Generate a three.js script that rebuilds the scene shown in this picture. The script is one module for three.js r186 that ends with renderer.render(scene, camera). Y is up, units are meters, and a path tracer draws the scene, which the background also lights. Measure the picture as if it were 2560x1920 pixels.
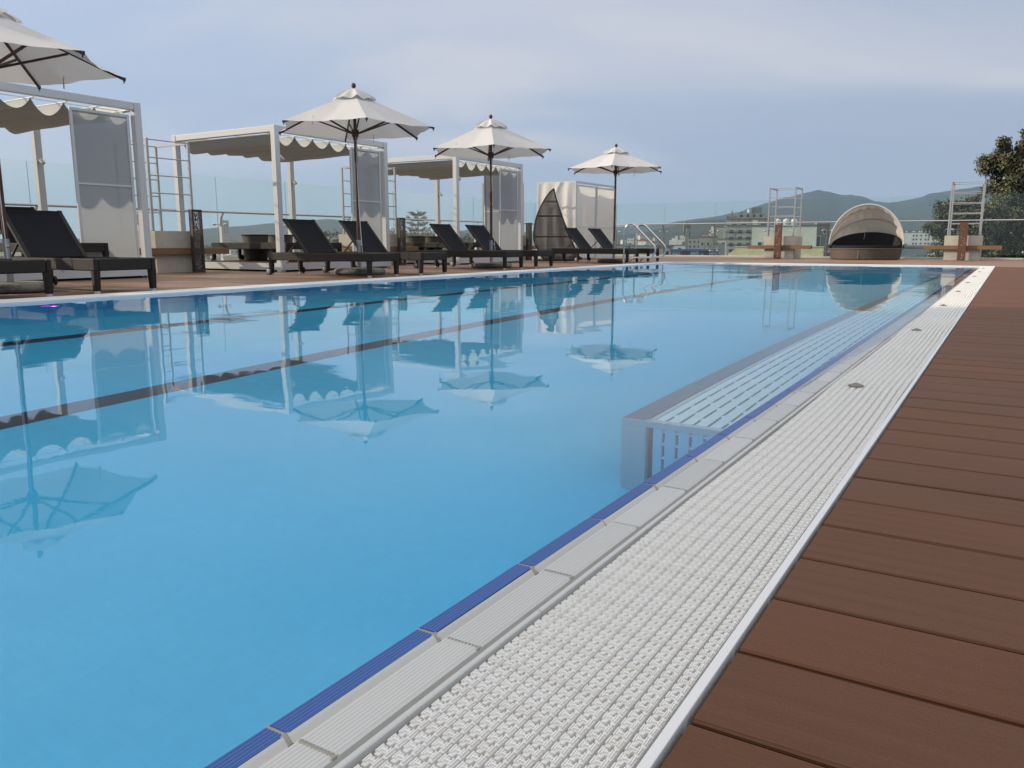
import * as THREE from 'three';
import { mergeGeometries, mergeVertices } from 'three/addons/utils/BufferGeometryUtils.js';
import { RoundedBoxGeometry } from 'three/addons/geometries/RoundedBoxGeometry.js';

// ---------------------------------------------------------------- camera
const scene = new THREE.Scene();
const camera = new THREE.PerspectiveCamera(51.06, 4 / 3, 0.02, 9000);
const D2R = Math.PI / 180;
camera.position.set(0, 0.48, 0);
camera.rotation.order = 'YXZ';
camera.rotation.set(-10.016 * D2R, 31.484 * D2R, 0);

// ---------------------------------------------------------------- renderer and exposure
const renderer = new THREE.WebGLRenderer({ antialias: true });
renderer.toneMapping = THREE.LinearToneMapping;
renderer.toneMappingExposure = 0.97;
renderer.shadowMap.enabled = true;

// ---------------------------------------------------------------- random, noise
function mulberry(a) {
  return () => { a |= 0; a = (a + 0x6d2b79f5) | 0; let t = Math.imul(a ^ (a >>> 15), 1 | a); t = (t + Math.imul(t ^ (t >>> 7), 61 | t)) ^ t; return ((t ^ (t >>> 14)) >>> 0) / 4294967296; };
}
const rnd = mulberry(20240611);
const rr = (a, b) => a + (b - a) * rnd();
function hash2(x, y, s) { let h = Math.imul(x, 374761393) + Math.imul(y, 668265263) + Math.imul(s, 1274126177); h = Math.imul(h ^ (h >>> 13), 1274126177); return ((h ^ (h >>> 16)) >>> 0) / 4294967296; }
function vnoise(x, y, s = 0, per = 0) {        // value noise, tileable when per > 0
  const x0 = Math.floor(x), y0 = Math.floor(y); let fx = x - x0, fy = y - y0;
  fx = fx * fx * fx * (fx * (fx * 6 - 15) + 10); fy = fy * fy * fy * (fy * (fy * 6 - 15) + 10);
  const w = (k) => (per ? ((k % per) + per) % per : k);
  const a = hash2(w(x0), w(y0), s), b = hash2(w(x0 + 1), w(y0), s), c = hash2(w(x0), w(y0 + 1), s), d = hash2(w(x0 + 1), w(y0 + 1), s);
  return a + (b - a) * fx + (c - a) * fy + (a - b - c + d) * fx * fy;
}
function fbm(x, y, oct, s = 0, per = 0) { let v = 0, a = 0.5, n = 0; for (let i = 0; i < oct; i++) { v += a * vnoise(x, y, s + i * 17, per); n += a; x *= 2; y *= 2; per *= 2; a *= 0.5; } return v / n; }
const clamp = (x, a = 0, b = 1) => Math.min(b, Math.max(a, x));
const smooth = (a, b, x) => { const t = clamp((x - a) / (b - a)); return t * t * (3 - 2 * t); };
const lerp = (a, b, t) => a + (b - a) * t;

// ---------------------------------------------------------------- sun and sky
const SUN_EL = 23 * D2R, SUN_H = new THREE.Vector2(-0.902, 0.431).normalize();
const sunDir = new THREE.Vector3(SUN_H.x * Math.cos(SUN_EL), Math.sin(SUN_EL), SUN_H.y * Math.cos(SUN_EL));
const sun = new THREE.DirectionalLight(new THREE.Color(1.0, 0.85, 0.67), 4.2);
sun.position.copy(sunDir).multiplyScalar(60); sun.target.position.set(-4, 0, -10); sun.position.add(sun.target.position);
sun.castShadow = true; sun.shadow.mapSize.set(4096, 4096); sun.shadow.radius = 1.6;
Object.assign(sun.shadow.camera, { left: -45, right: 45, top: 45, bottom: -45, near: 1, far: 200 });
scene.add(sun, sun.target);

function skyColor(x, y, z, out) {
  const e = Math.max(y, 0), el = Math.asin(Math.min(1, e)) / D2R;
  const cosS = x * sunDir.x + y * sunDir.y + z * sunDir.z, g = Math.acos(clamp(cosS, -1, 1)) / D2R;
  // clear air: grey-blue haze low down, soft violet blue above
  const t1 = 1 - Math.exp(-el / 7), t2 = 1 - Math.exp(-el / 26);
  let r = lerp(0.43, 0.312, t1), gg = lerp(0.49, 0.425, t1), b = lerp(0.54, 0.60, t1);
  r = lerp(r, 0.29, t2 * 0.8); gg = lerp(gg, 0.385, t2 * 0.8); b = lerp(b, 0.66, t2 * 0.8);
  // brighter towards the sun
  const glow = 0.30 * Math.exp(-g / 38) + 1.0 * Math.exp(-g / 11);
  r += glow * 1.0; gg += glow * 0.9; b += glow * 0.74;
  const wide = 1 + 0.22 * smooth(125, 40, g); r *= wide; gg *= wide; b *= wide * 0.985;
  // thin high cloud: streaks, one broad band, and an unseen veil brightened to fill shade
  if (y > 0.005) {
    const px = x / (y + 0.16), pz = z / (y + 0.16), c = Math.cos(0.55), s = Math.sin(0.55);
    const u = px * c - pz * s, v = px * s + pz * c;
    const wx = fbm(u * 0.7, v * 0.7, 3, 5) - 0.5, wy = fbm(u * 0.7 + 9, v * 0.7, 3, 8) - 0.5;
    const n = fbm(u * 0.6 + wx * 0.9 + 3.1, v * 1.5 + wy * 0.9 + 1.7, 6, 31), n2 = fbm(u * 0.25 + 4.3, v * 0.4 + 2.2, 3, 77);
    const az = Math.atan2(x, -z) / D2R, da = Math.atan2(Math.sin((az + 31) * D2R), Math.cos((az + 31) * D2R)) / D2R;
    const e0 = 14.8 - 0.17 * da, bw = 5.2 + 1.6 * n2 + 0.02 * Math.abs(da);
    const band = Math.exp(-Math.pow((el - e0 + (n - 0.5) * 7 + wx * 4) / bw, 2)) * (0.55 + 0.9 * (n - 0.3)) * smooth(95, 45, Math.abs(da));
    const wisps = smooth(0.46, 0.78, n * 0.7 + n2 * 0.4);
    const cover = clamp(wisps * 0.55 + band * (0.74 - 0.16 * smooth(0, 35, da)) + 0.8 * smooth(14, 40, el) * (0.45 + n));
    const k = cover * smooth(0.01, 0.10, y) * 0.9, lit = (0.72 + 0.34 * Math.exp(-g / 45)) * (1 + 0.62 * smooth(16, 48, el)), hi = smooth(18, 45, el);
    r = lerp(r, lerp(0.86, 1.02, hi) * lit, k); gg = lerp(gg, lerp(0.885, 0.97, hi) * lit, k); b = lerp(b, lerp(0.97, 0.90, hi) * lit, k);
  }
  if (y < 0) { const k = smooth(0, -0.25, y); r = lerp(r, 0.16, k); gg = lerp(gg, 0.17, k); b = lerp(b, 0.17, k); }
  out[0] = r; out[1] = gg; out[2] = b;
}
{
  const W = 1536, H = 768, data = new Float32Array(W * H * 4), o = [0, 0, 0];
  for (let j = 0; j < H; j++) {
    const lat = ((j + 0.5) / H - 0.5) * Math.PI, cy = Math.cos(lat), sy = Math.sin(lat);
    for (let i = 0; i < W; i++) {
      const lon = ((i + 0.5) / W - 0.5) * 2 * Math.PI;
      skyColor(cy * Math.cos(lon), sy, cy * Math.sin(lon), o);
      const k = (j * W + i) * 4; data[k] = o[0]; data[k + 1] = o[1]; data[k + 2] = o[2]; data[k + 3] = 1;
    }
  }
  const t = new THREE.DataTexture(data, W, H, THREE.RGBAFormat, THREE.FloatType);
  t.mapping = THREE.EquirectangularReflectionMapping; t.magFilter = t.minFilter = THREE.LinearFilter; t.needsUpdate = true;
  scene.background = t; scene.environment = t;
}
scene.fog = new THREE.FogExp2(new THREE.Color(0.43, 0.67, 1.0), 0.00013);

// ---------------------------------------------------------------- textures
const L2S = (c) => (c <= 0.0031308 ? 12.92 * c : 1.055 * Math.pow(c, 1 / 2.4) - 0.055);
function tex(n, fn, srgb = false, rep = 1) {
  const d = new Uint8Array(n * n * 4), o = [0, 0, 0];
  for (let j = 0; j < n; j++) for (let i = 0; i < n; i++) {
    const v = fn(i / n, j / n, o); const k = (j * n + i) * 4;
    if (typeof v === 'number') { d[k] = d[k + 1] = d[k + 2] = clamp(v) * 255; } else { for (let c = 0; c < 3; c++) d[k + c] = (srgb ? L2S(clamp(o[c])) : clamp(o[c])) * 255; }
    d[k + 3] = 255;
  }
  const t = new THREE.DataTexture(d, n, n, THREE.RGBAFormat); t.wrapS = t.wrapT = THREE.RepeatWrapping; t.magFilter = THREE.LinearFilter; t.minFilter = THREE.LinearMipmapLinearFilter;
  if (srgb) t.colorSpace = THREE.SRGBColorSpace; t.repeat.set(rep, rep); t.needsUpdate = true; return t;
}
const rep = (t, a, b = a) => { const c = t.clone(); c.repeat.set(a, b); c.needsUpdate = true; return c; };
const tone = (n, base, amp, sc, oct = 5, seed = 1, sy = 1) => tex(n, (u, v, o) => { const k = 1 + amp * 2 * (fbm(u * sc, v * sc * sy, oct, seed, sc) - 0.5); o[0] = base[0] * k; o[1] = base[1] * k; o[2] = base[2] * k; }, true);

// water surface: a tileable sum of small waves, 4 m across
const waves = []; { const w = mulberry(99); for (let i = 0; i < 46; i++) { const k = 2 + Math.pow(w(), 1.7) * 46, a = w() * 6.2832; waves.push([Math.round(k * Math.cos(a)), Math.round(k * Math.sin(a)), w() * 6.2832, 1 / Math.pow(k, 1.55)]); } }
const waveSum = waves.reduce((s, w) => s + w[3], 0);
const T_wave = tex(1024, (u, v) => { let h = 0; for (const w of waves) h += w[3] * Math.sin(6.28318 * (w[0] * u + w[1] * v) + w[2]); return 0.5 + 0.9 * h / waveSum; });
const T_fine = tex(256, (u, v) => fbm(u * 16, v * 16, 5, 3, 16));
const T_weave = tex(128, (u, v) => { const n = 8, i = Math.floor(u * n), j = Math.floor(v * n), fu = u * n - i, fv = v * n - j; const over = (i + j) & 1; const a = over ? Math.sin(fu * Math.PI) : Math.sin(fv * Math.PI), b = over ? Math.sin(fv * Math.PI) : Math.sin(fu * Math.PI); return clamp(0.15 + 0.75 * Math.pow(b, 0.6) * (0.5 + 0.5 * a)); });
const T_wickerC = tex(256, (u, v, o) => { const n = 16, i = Math.floor(u * n), j = Math.floor(v * n), fu = u * n - i, fv = v * n - j, over = (i + j) & 1; const b = over ? Math.sin(fv * Math.PI) : Math.sin(fu * Math.PI); const k = (0.45 + 0.75 * b) * (0.7 + 0.6 * hash2(i, j, 4)); o[0] = 0.042 * k; o[1] = 0.035 * k; o[2] = 0.029 * k; }, true);
const T_cloth = tex(256, (u, v) => 0.5 * fbm(u * 10, v * 10, 4, 8, 10) + 0.25 * (0.5 + 0.5 * Math.sin(u * 6.2832 * 64)) + 0.25 * (0.5 + 0.5 * Math.sin(v * 6.2832 * 64)));
// composite decking: fine grooves along u, slow tone changes
const T_deckBump = tex(512, (u, v) => 0.35 + 0.35 * (0.5 + 0.5 * Math.sin(v * 6.2832 * 44 + 1.2 * fbm(u * 6, v * 4, 2, 3, 6))) + 0.4 * (fbm(u * 4, v * 96, 3, 12, 4) - 0.5));
const T_deck = tex(512, (u, v, o) => {
  const k = 0.92 + 0.28 * (fbm(u * 5, v * 5, 5, 21, 5)) + 0.22 * (fbm(u * 3, v * 80, 3, 22, 3) - 0.5), w = fbm(u * 4, v * 4, 4, 40, 4);
  o[0] = 0.122 * k * (0.93 + 0.14 * w); o[1] = 0.051 * k; o[2] = 0.0245 * k * (1.05 - 0.15 * w);
}, true);
const T_plaster = tex(512, (u, v, o) => { const k = 0.9 + 0.3 * (fbm(u * 6, v * 6, 6, 61, 6) - 0.5) + 0.1 * (fbm(u * 40, v * 40, 2, 62, 40) - 0.5); o[0] = k; o[1] = k; o[2] = k * 0.99; }, true);
const T_stain = tex(512, (u, v, o) => { const s = smooth(0.5, 0.8, fbm(u * 24, v * 3, 4, 71, 24)), k = (0.95 - 0.35 * s) * (0.85 + 0.3 * fbm(u * 8, v * 8, 4, 70, 8)); o[0] = k; o[1] = k; o[2] = k; }, true);
const T_concrete = tone(256, [0.24, 0.23, 0.20], 0.35, 10, 5, 91);
const T_floor = tex(1024, (u, v, o) => { // mosaic of the pool floor: soft blotches, faint small tiles
  const n = 80, fu = (u * n) % 1, fv = (v * n) % 1, gr = (fu < 0.06 || fv < 0.06) ? 0.95 : 1; const k = (0.94 + 0.10 * fbm(u * 4, v * 4, 4, 14, 4)) * (0.98 + 0.035 * hash2(Math.floor(u * n), Math.floor(v * n), 3)) * gr;
  o[0] = 0.11 * k; o[1] = 0.665 * k; o[2] = 0.99 * k;
}, true);
const T_forest = tex(1024, (u, v, o) => { const n = fbm(u * 24, v * 24, 6, 51, 24), m = fbm(u * 5, v * 5, 4, 52, 5); const k = 0.45 + 1.1 * n * n * 2; o[0] = (0.013 + 0.016 * m) * k; o[1] = (0.019 + 0.014 * m) * k; o[2] = 0.014 * k; }, true);
const T_town = tex(1024, (u, v, o) => { const n = fbm(u * 60, v * 60, 4, 53, 60), m = fbm(u * 9, v * 9, 4, 54, 9); const g = smooth(0.42, 0.6, m); const k = 0.5 + n; o[0] = lerp(0.20, 0.05, g) * k; o[1] = lerp(0.17, 0.062, g) * k; o[2] = lerp(0.13, 0.032, g) * k; }, true);

// ---------------------------------------------------------------- materials
const std = (o) => new THREE.MeshStandardMaterial(o), phy = (o) => new THREE.MeshPhysicalMaterial(o);
const C = (r, g, b) => new THREE.Color().setRGB(r, g, b);
const M = {
  white: std({ color: C(0.60, 0.615, 0.62), roughness: 0.42, bumpMap: rep(T_fine, 3), bumpScale: 0.0006 }),
  whitePlastic: phy({ color: C(0.87, 0.865, 0.845), roughness: 0.38, clearcoat: 0.15, clearcoatRoughness: 0.4 }),
  whitePlasticB: phy({ color: C(0.84, 0.83, 0.80), roughness: 0.42, clearcoat: 0.12, clearcoatRoughness: 0.4 }),
  channel: std({ color: C(0.05, 0.045, 0.04), roughness: 0.8 }),
  strip: std({ color: C(0.74, 0.75, 0.76), roughness: 0.35, bumpMap: rep(T_fine, 6), bumpScale: 0.0006 }),
  blueTile: [0, 1, 2].map((i) => phy({ color: C(0.010 + i * 0.002, 0.078 + i * 0.006, 0.31 + i * 0.02), roughness: 0.30, clearcoat: 0.2, clearcoatRoughness: 0.18, bumpMap: rep(T_fine, 30), bumpScale: 0.0003 })),
  whiteTile: [0, 1, 2].map((i) => phy({ color: C(0.56 - i * 0.025, 0.565 - i * 0.025, 0.555 - i * 0.026), roughness: 0.34, clearcoat: 0.25, clearcoatRoughness: 0.25, bumpMap: rep(T_fine, 20), bumpScale: 0.0001 })),
  grout: std({ color: C(0.38, 0.365, 0.33), roughness: 0.95, bumpMap: rep(T_fine, 60), bumpScale: 0.001 }),
  grime: std({ color: C(0.10, 0.085, 0.05), roughness: 0.95 }),
  deck: [0, 1, 2, 3, 4, 5].map((i) => phy({ map: T_deck, bumpMap: rep(T_deckBump, 0.6, 5), bumpScale: 0.0014, roughness: 0.62, specularIntensity: 0.5, color: [C(1, 1, 1), C(0.97, 0.98, 0.99), C(1.04, 1.0, 0.98), C(0.95, 0.95, 0.96), C(1.02, 0.98, 0.96), C(0.98, 1.0, 1.01)][i] })),
  deckFarSheen: [C(1.75, 2.4, 2.95), C(1.5, 2.05, 2.5), C(1.95, 2.6, 3.1)].map((c) => std({ map: T_deck, bumpMap: T_deckBump, bumpScale: 0.0011, roughness: 0.52, color: c })),  // paler, greyer copy of deck; sunlight and grazing sheen put into the colour
  under: std({ color: C(0.012, 0.011, 0.011), roughness: 0.9 }),
  floor: std({ map: rep(T_floor, 0.5), roughness: 0.5 }),
  lane: std({ color: C(0.025, 0.045, 0.085), roughness: 0.5 }),
  benchFrame: std({ color: C(0.48, 0.60, 0.62), roughness: 0.55, bumpMap: rep(T_fine, 8), bumpScale: 0.001 }),
  benchDark: std({ color: C(0.12, 0.155, 0.205), roughness: 0.65, bumpMap: rep(T_fine, 8), bumpScale: 0.001 }),
  benchEnd: std({ color: C(0.38, 0.75, 0.90), roughness: 0.5 }),
  benchSlat: std({ color: C(0.72, 0.88, 0.92), roughness: 0.5 }),
  benchSlot: std({ color: C(0.03, 0.04, 0.055), roughness: 0.8 }),
  water: phy({ color: C(1, 1, 1), roughness: 0.0, transmission: 1, thickness: 1, ior: 1.333, attenuationColor: C(0.56, 0.90, 0.985), attenuationDistance: 4.2, bumpMap: rep(T_wave, 0.25), bumpScale: 0.0030 }),
  wicker: phy({ map: rep(T_wickerC, 10), bumpMap: rep(T_weave, 20), bumpScale: 0.003, roughness: 0.55, specularIntensity: 0.5, color: C(0.75, 0.75, 0.78) }),
  wickerBrown: std({ map: rep(T_wickerC, 8), bumpMap: rep(T_weave, 16), bumpScale: 0.003, roughness: 0.45, color: C(2.6, 2.3, 2.0) }),
  sling: phy({ color: C(0.014, 0.015, 0.020), specularIntensity: 0.35, roughness: 0.8, bumpMap: rep(T_cloth, 12), bumpScale: 0.0008 }),
  rubber: std({ color: C(0.015, 0.015, 0.015), roughness: 0.7 }),
  wheel: std({ color: C(0.30, 0.30, 0.29), roughness: 0.5 }),
  foot: std({ color: C(0.55, 0.56, 0.56), roughness: 0.4 }),
  wood: std({ color: C(0.075, 0.026, 0.014), roughness: 0.45, bumpMap: rep(T_fine, 4, 30), bumpScale: 0.001 }),
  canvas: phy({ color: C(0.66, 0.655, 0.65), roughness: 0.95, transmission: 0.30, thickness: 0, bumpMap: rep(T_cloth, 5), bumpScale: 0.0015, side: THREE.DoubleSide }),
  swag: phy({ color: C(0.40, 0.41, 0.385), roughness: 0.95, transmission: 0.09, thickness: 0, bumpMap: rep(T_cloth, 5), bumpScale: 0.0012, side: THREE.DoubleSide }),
  screen: phy({ color: C(0.39, 0.415, 0.435), roughness: 0.86, transmission: 0.55, thickness: 0, side: THREE.DoubleSide, bumpMap: rep(T_cloth, 8), bumpScale: 0.0005 }),
  tentScreen: phy({ color: C(0.76, 0.765, 0.75), roughness: 0.9, transmission: 0.5, thickness: 0, side: THREE.DoubleSide, bumpMap: rep(T_cloth, 8), bumpScale: 0.0005 }),
  curtain: phy({ color: C(0.76, 0.745, 0.71), roughness: 0.95, transmission: 0.25, thickness: 0, bumpMap: rep(T_cloth, 6), bumpScale: 0.001, side: THREE.DoubleSide }),
  hood: phy({ color: C(0.58, 0.53, 0.46), roughness: 0.95, transmission: 0.28, thickness: 0, bumpMap: rep(T_cloth, 6), bumpScale: 0.0012, side: THREE.DoubleSide }),
  steel: std({ color: C(0.62, 0.61, 0.59), metalness: 1, roughness: 0.16 }),
  capMetal: std({ color: C(0.22, 0.205, 0.185), metalness: 1, roughness: 0.38 }),
  steelDull: std({ color: C(0.42, 0.40, 0.385), metalness: 1, roughness: 0.34 }),
  darkMetal: std({ color: C(0.055, 0.055, 0.055), metalness: 0.6, roughness: 0.5 }),
  glass: phy({ color: C(0.89, 0.962, 0.915), roughness: 0.16, transmission: 1, thickness: 0, ior: 1.5 }),
  glassEdge: std({ color: C(0.12, 0.22, 0.20), roughness: 0.3 }),
  stone: std({ map: rep(T_concrete, 3), roughness: 0.9, bumpMap: rep(T_fine, 4), bumpScale: 0.006 }),
  block: std({ map: rep(T_plaster, 0.6), color: C(0.56, 0.53, 0.455), roughness: 0.85, bumpMap: rep(T_fine, 6), bumpScale: 0.0015 }),
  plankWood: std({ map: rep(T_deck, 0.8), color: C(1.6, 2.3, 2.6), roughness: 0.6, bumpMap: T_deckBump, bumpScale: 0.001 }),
  rustMetal: std({ color: C(0.14, 0.066, 0.040), roughness: 0.65, metalness: 0.2, bumpMap: rep(T_fine, 10), bumpScale: 0.001 }),
  darkRust: std({ color: C(0.06, 0.05, 0.045), roughness: 0.6, metalness: 0.2, bumpMap: rep(T_fine, 10), bumpScale: 0.001 }),
  trellis: std({ color: C(0.44, 0.44, 0.44), roughness: 0.35, metalness: 0.35 }),
  rope: std({ color: C(0.62, 0.61, 0.58), roughness: 0.9 }),
};

// ---------------------------------------------------------------- geometry helpers
function prep(g) {
  let h = g.index ? g.toNonIndexed() : g;
  for (const k of Object.keys(h.attributes)) if (!['position', 'normal', 'uv'].includes(k)) h.deleteAttribute(k);
  if (!h.attributes.normal) h.computeVertexNormals();
  if (!h.attributes.uv) h.setAttribute('uv', new THREE.BufferAttribute(new Float32Array(h.attributes.position.count * 2), 2));
  h.morphAttributes = {};
  return h;
}
function metreUV(g) {           // texture coordinates in metres, by the main direction of each face
  const p = g.attributes.position, uv = g.attributes.uv, a = new THREE.Vector3(), b = new THREE.Vector3(), c = new THREE.Vector3(), n = new THREE.Vector3();
  for (let i = 0; i < p.count; i += 3) {
    a.fromBufferAttribute(p, i); b.fromBufferAttribute(p, i + 1); c.fromBufferAttribute(p, i + 2);
    n.copy(b).sub(a).cross(c.clone().sub(a)); const ax = Math.abs(n.x), ay = Math.abs(n.y), az = Math.abs(n.z);
    [a, b, c].forEach((q, k) => { if (ay >= ax && ay >= az) uv.setXY(i + k, q.x, q.z); else if (ax >= az) uv.setXY(i + k, q.z, q.y); else uv.setXY(i + k, q.x, q.y); });
  }
  return g;
}
function join(list, keepUV = false) { const g = mergeGeometries(list.map(prep)); return keepUV ? g : metreUV(g); }
const box = (w, h, d, x = 0, y = 0, z = 0) => new THREE.BoxGeometry(w, h, d).translate(x, y, z);        // centre
const rbox = (w, h, d, x = 0, y = 0, z = 0, r = 0.008) => new RoundedBoxGeometry(w, h, d, 1, Math.min(r, w / 2.1, h / 2.1, d / 2.1)).translate(x, y, z);
const span = (x0, x1, y0, y1, z0, z1, r = 0) => (r ? rbox(x1 - x0, y1 - y0, z1 - z0, (x0 + x1) / 2, (y0 + y1) / 2, (z0 + z1) / 2, r) : box(x1 - x0, y1 - y0, z1 - z0, (x0 + x1) / 2, (y0 + y1) / 2, (z0 + z1) / 2));
const V = (x, y, z) => new THREE.Vector3(x, y, z);
function rod(a, b, r0, r1 = r0, n = 8) {
  const d = b.clone().sub(a), g = new THREE.CylinderGeometry(r1, r0, d.length(), n, 1);
  g.applyQuaternion(new THREE.Quaternion().setFromUnitVectors(V(0, 1, 0), d.clone().normalize())); return g.translate((a.x + b.x) / 2, (a.y + b.y) / 2, (a.z + b.z) / 2);
}
function bar(a, b, w, h) {          // squared bar from a to b
  const d = b.clone().sub(a), g = new THREE.BoxGeometry(w, h, d.length()), m = new THREE.Matrix4().lookAt(a, b, V(0, 1, 0)); m.setPosition((a.x + b.x) / 2, (a.y + b.y) / 2, (a.z + b.z) / 2); return g.applyMatrix4(m);
}
const tube = (pts, r, seg = 40, n = 8) => new THREE.TubeGeometry(new THREE.CatmullRomCurve3(pts, false, 'catmullrom', 0.5), seg, r, n, false);
function grid(nu, nv, fn) {         // surface (u, v) -> Vector3
  const pos = [], uv = [], idx = [];
  for (let j = 0; j <= nv; j++) for (let i = 0; i <= nu; i++) { const p = fn(i / nu, j / nv); pos.push(p.x, p.y, p.z); uv.push(i / nu, j / nv); }
  for (let j = 0; j < nv; j++) for (let i = 0; i < nu; i++) { const a = j * (nu + 1) + i, b = a + 1, c = a + nu + 1, d = c + 1; idx.push(a, b, c, b, d, c); }
  const g = new THREE.BufferGeometry(); g.setAttribute('position', new THREE.Float32BufferAttribute(pos, 3)); g.setAttribute('uv', new THREE.Float32BufferAttribute(uv, 2)); g.setIndex(idx); g.computeVertexNormals(); return g;
}
function profileZ(pts, z0, z1) {    // a closed outline in x, y carried along z
  const s = new THREE.Shape(pts.map((p) => new THREE.Vector2(p[0], p[1]))); return new THREE.ExtrudeGeometry(s, { depth: z1 - z0, bevelEnabled: false }).translate(0, 0, z0);
}
// ---------------------------------------------------------------- naming helpers
const used = new Map();
function numbered(n) { const k = used.get(n) ?? 0; used.set(n, k + 1); return k ? `${n}_${String(k).padStart(3, '0')}` : n; }
function tag(o, label, category, group, kind) { o.userData = {}; if (label) o.userData.label = label; if (category) o.userData.category = category; if (group) o.userData.group = group; if (kind) o.userData.kind = kind; return o; }
function thing(name, label, category, pos = [0, 0, 0], turn = 0, group, kind) { const o = new THREE.Group(); o.name = numbered(name); o.position.set(...pos); o.rotation.y = turn; scene.add(o); return tag(o, label, category, group, kind); }
function part(name, geo, mat, parent, keepUV = false) {
  const m = new THREE.Mesh(Array.isArray(geo) ? join(geo, keepUV) : geo, mat); m.name = name; m.castShadow = m.receiveShadow = true; parent.add(m); return m;
}
function solo(name, geo, mat, label, category, group, kind) { const m = part(numbered(name), geo, mat, scene); return tag(m, label, category, group, kind); }
function copy(src, pos, turn, label, group) {
  const c = src.clone(); c.name = numbered(src.name.replace(/_\d{3}$/, '')); scene.add(c); if (pos) c.position.set(...pos); if (turn !== undefined) c.rotation.y = turn;
  c.userData = { ...src.userData }; if (label) c.userData.label = label; if (group) c.userData.group = group; return c;
}

// ================================================================ the setting
const XR = -0.597, XL = -6.63, XLO = -7.0, ZF = -18.07, ZFO = -18.45, ZN = 4.0, XG = -0.240;
const deckAt = 0.1694, deckZ = -0.732;

// --- terrace the pool stands in
{
  const g = [span(-13.95, 5.7, -13, -1.36, -26.6, 6.4), span(-13.95, -6.95, -1.36, -0.07, -26.6, 6.4), span(-0.29, 5.7, -1.36, -0.07, -26.6, 6.4), span(-6.95, -0.29, -1.36, -0.07, -26.6, -18.42), span(-6.95, -0.29, -1.36, -0.07, 4.36, 6.4)];
  const t = thing('terrace', null, null, [0, 0, 0], 0, null, 'structure');
  part('terrace_slab', g, std({ map: rep(T_plaster, 0.2), color: C(0.45, 0.42, 0.37), roughness: 0.9 }), t);
  part('kerb', [span(-13.85, 5.6, -0.07, 0.045, -26.45, -26.22, 0.01), span(-13.85, -13.62, -0.07, 0.045, -26.2, 6.3, 0.01)], M.block, t);
}
// --- pool basin
{
  const b = thing('pool_basin', null, null, [0, 0, 0], 0, null, 'structure');
  part('pool_floor', span(XL - 0.25, XR + 0.25, -1.3, -1.05, ZF - 0.3, ZN + 0.3), M.floor, b).geometry = join([span(XL - 0.25, XR + 0.25, -1.3, -1.05, ZF - 0.3, ZN + 0.3)]);
  part('pool_wall', [span(XR, XR + 0.29, -1.05, -0.045, ZF - 0.3, ZN + 0.3)], M.floor, b);
  part('pool_wall', [span(XL - 0.30, XL, -1.05, -0.03, ZF - 0.3, ZN + 0.3)], M.floor, b);
  part('pool_wall', [span(XL, XR, -1.05, -0.03, ZF - 0.30, ZF)], M.floor, b);
  part('pool_wall', [span(XL, XR, -1.05, -0.03, ZN, ZN + 0.30)], M.floor, b);
  for (const [x0, x1] of [[-3.39, -3.225], [-5.19, -5.03]]) part('lane_line', [span(x0, x1, -1.05, -1.046, -16.6, 2.8)], M.lane, b);
}
// --- underwater bench along the right wall
{
  const b = thing('pool_bench', 'long slatted underwater bench with grey frame along the right pool wall', 'pool bench');
  const z0 = -2.42, z1 = -13.6, taper = (g) => { const p = g.attributes.position; for (let i = 0; i < p.count; i++) { const t = clamp((p.getZ(i) - z0) / (-11.2 - z0), 0, 1.2); p.setX(i, XR + (p.getX(i) - XR) * lerp(1, 0.72, t)); } return g; };
  const add = (n, l, m) => part(n, taper(join(l)), m, b);
  add('core', [span(-1.035, XR - 0.001, -1.049, -0.425, z1, z0 - 0.02)], M.benchSlot);
  add('border', [span(-1.052, -0.968, -0.425, -0.400, z1, z0, 0.004)], M.benchDark);
  add('frame', [span(-0.966, -0.946, -0.425, -0.402, z1, z0, 0.003)], M.benchFrame);
  add('end_frame', [span(-1.054, -0.966, -1.049, -0.478, z0 - 0.03, z0 + 0.004, 0.004), span(-1.054, XR - 0.002, -0.476, -0.402, z0 - 0.03, z0 + 0.004, 0.004)], M.benchFrame);
  const slots = [-0.909, -0.8635, -0.818, -0.7715, -0.726, -0.680, -0.634], bridges = [], endBridges = [];
  let x = -0.944;
  for (let k = 0; k <= slots.length; k++) {
    const xe = k < slots.length ? slots[k] - 0.0045 : XR - 0.003;
    add('slat', [span(x, xe, -0.424, -0.404, z1, z0 - 0.004, 0.002)], M.benchSlat);
    add('end_slat', [span(x, xe, -1.045, -0.480, z0 - 0.02, z0 - 0.002, 0.002)], M.benchEnd);
    if (k < slots.length) {
      for (let z = z0 - 0.10 - 0.07 * (k % 2); z > z1; z -= 0.165) bridges.push(span(xe, xe + 0.009, -0.422, -0.407, z - 0.024, z));
      for (let y = -0.50 - 0.0; y > -1.04; y -= 0.125) endBridges.push(span(xe, xe + 0.009, y - 0.018, y, z0 - 0.018, z0 - 0.005));
      x = xe + 0.009;
    }
  }
  tag(add('slot_bridges', bridges, M.benchSlat), null, null, null, 'stuff'); tag(add('end_slot_bridges', endBridges, M.benchSlat), null, null, null, 'stuff');
}
// --- water: one closed body; it runs over the edge tile further down the pool
{
  const s = new THREE.Shape([[XL - 0.06, 4.1], [-0.574, 4.1], [-0.574, -2.5], [-0.545, -3.2], [-0.492, -4.6], [-0.492, ZF - 0.06], [XL - 0.06, ZF - 0.06]].map((p) => new THREE.Vector2(p[0], -p[1])));
  const g = new THREE.ExtrudeGeometry(s, { depth: 1.2, bevelEnabled: false }); g.rotateX(-Math.PI / 2).translate(0, -1.2, 0);
  const w = part('water', join([g]), M.water, scene); tag(w, null, null, null, 'structure'); w.castShadow = false;
}
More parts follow.
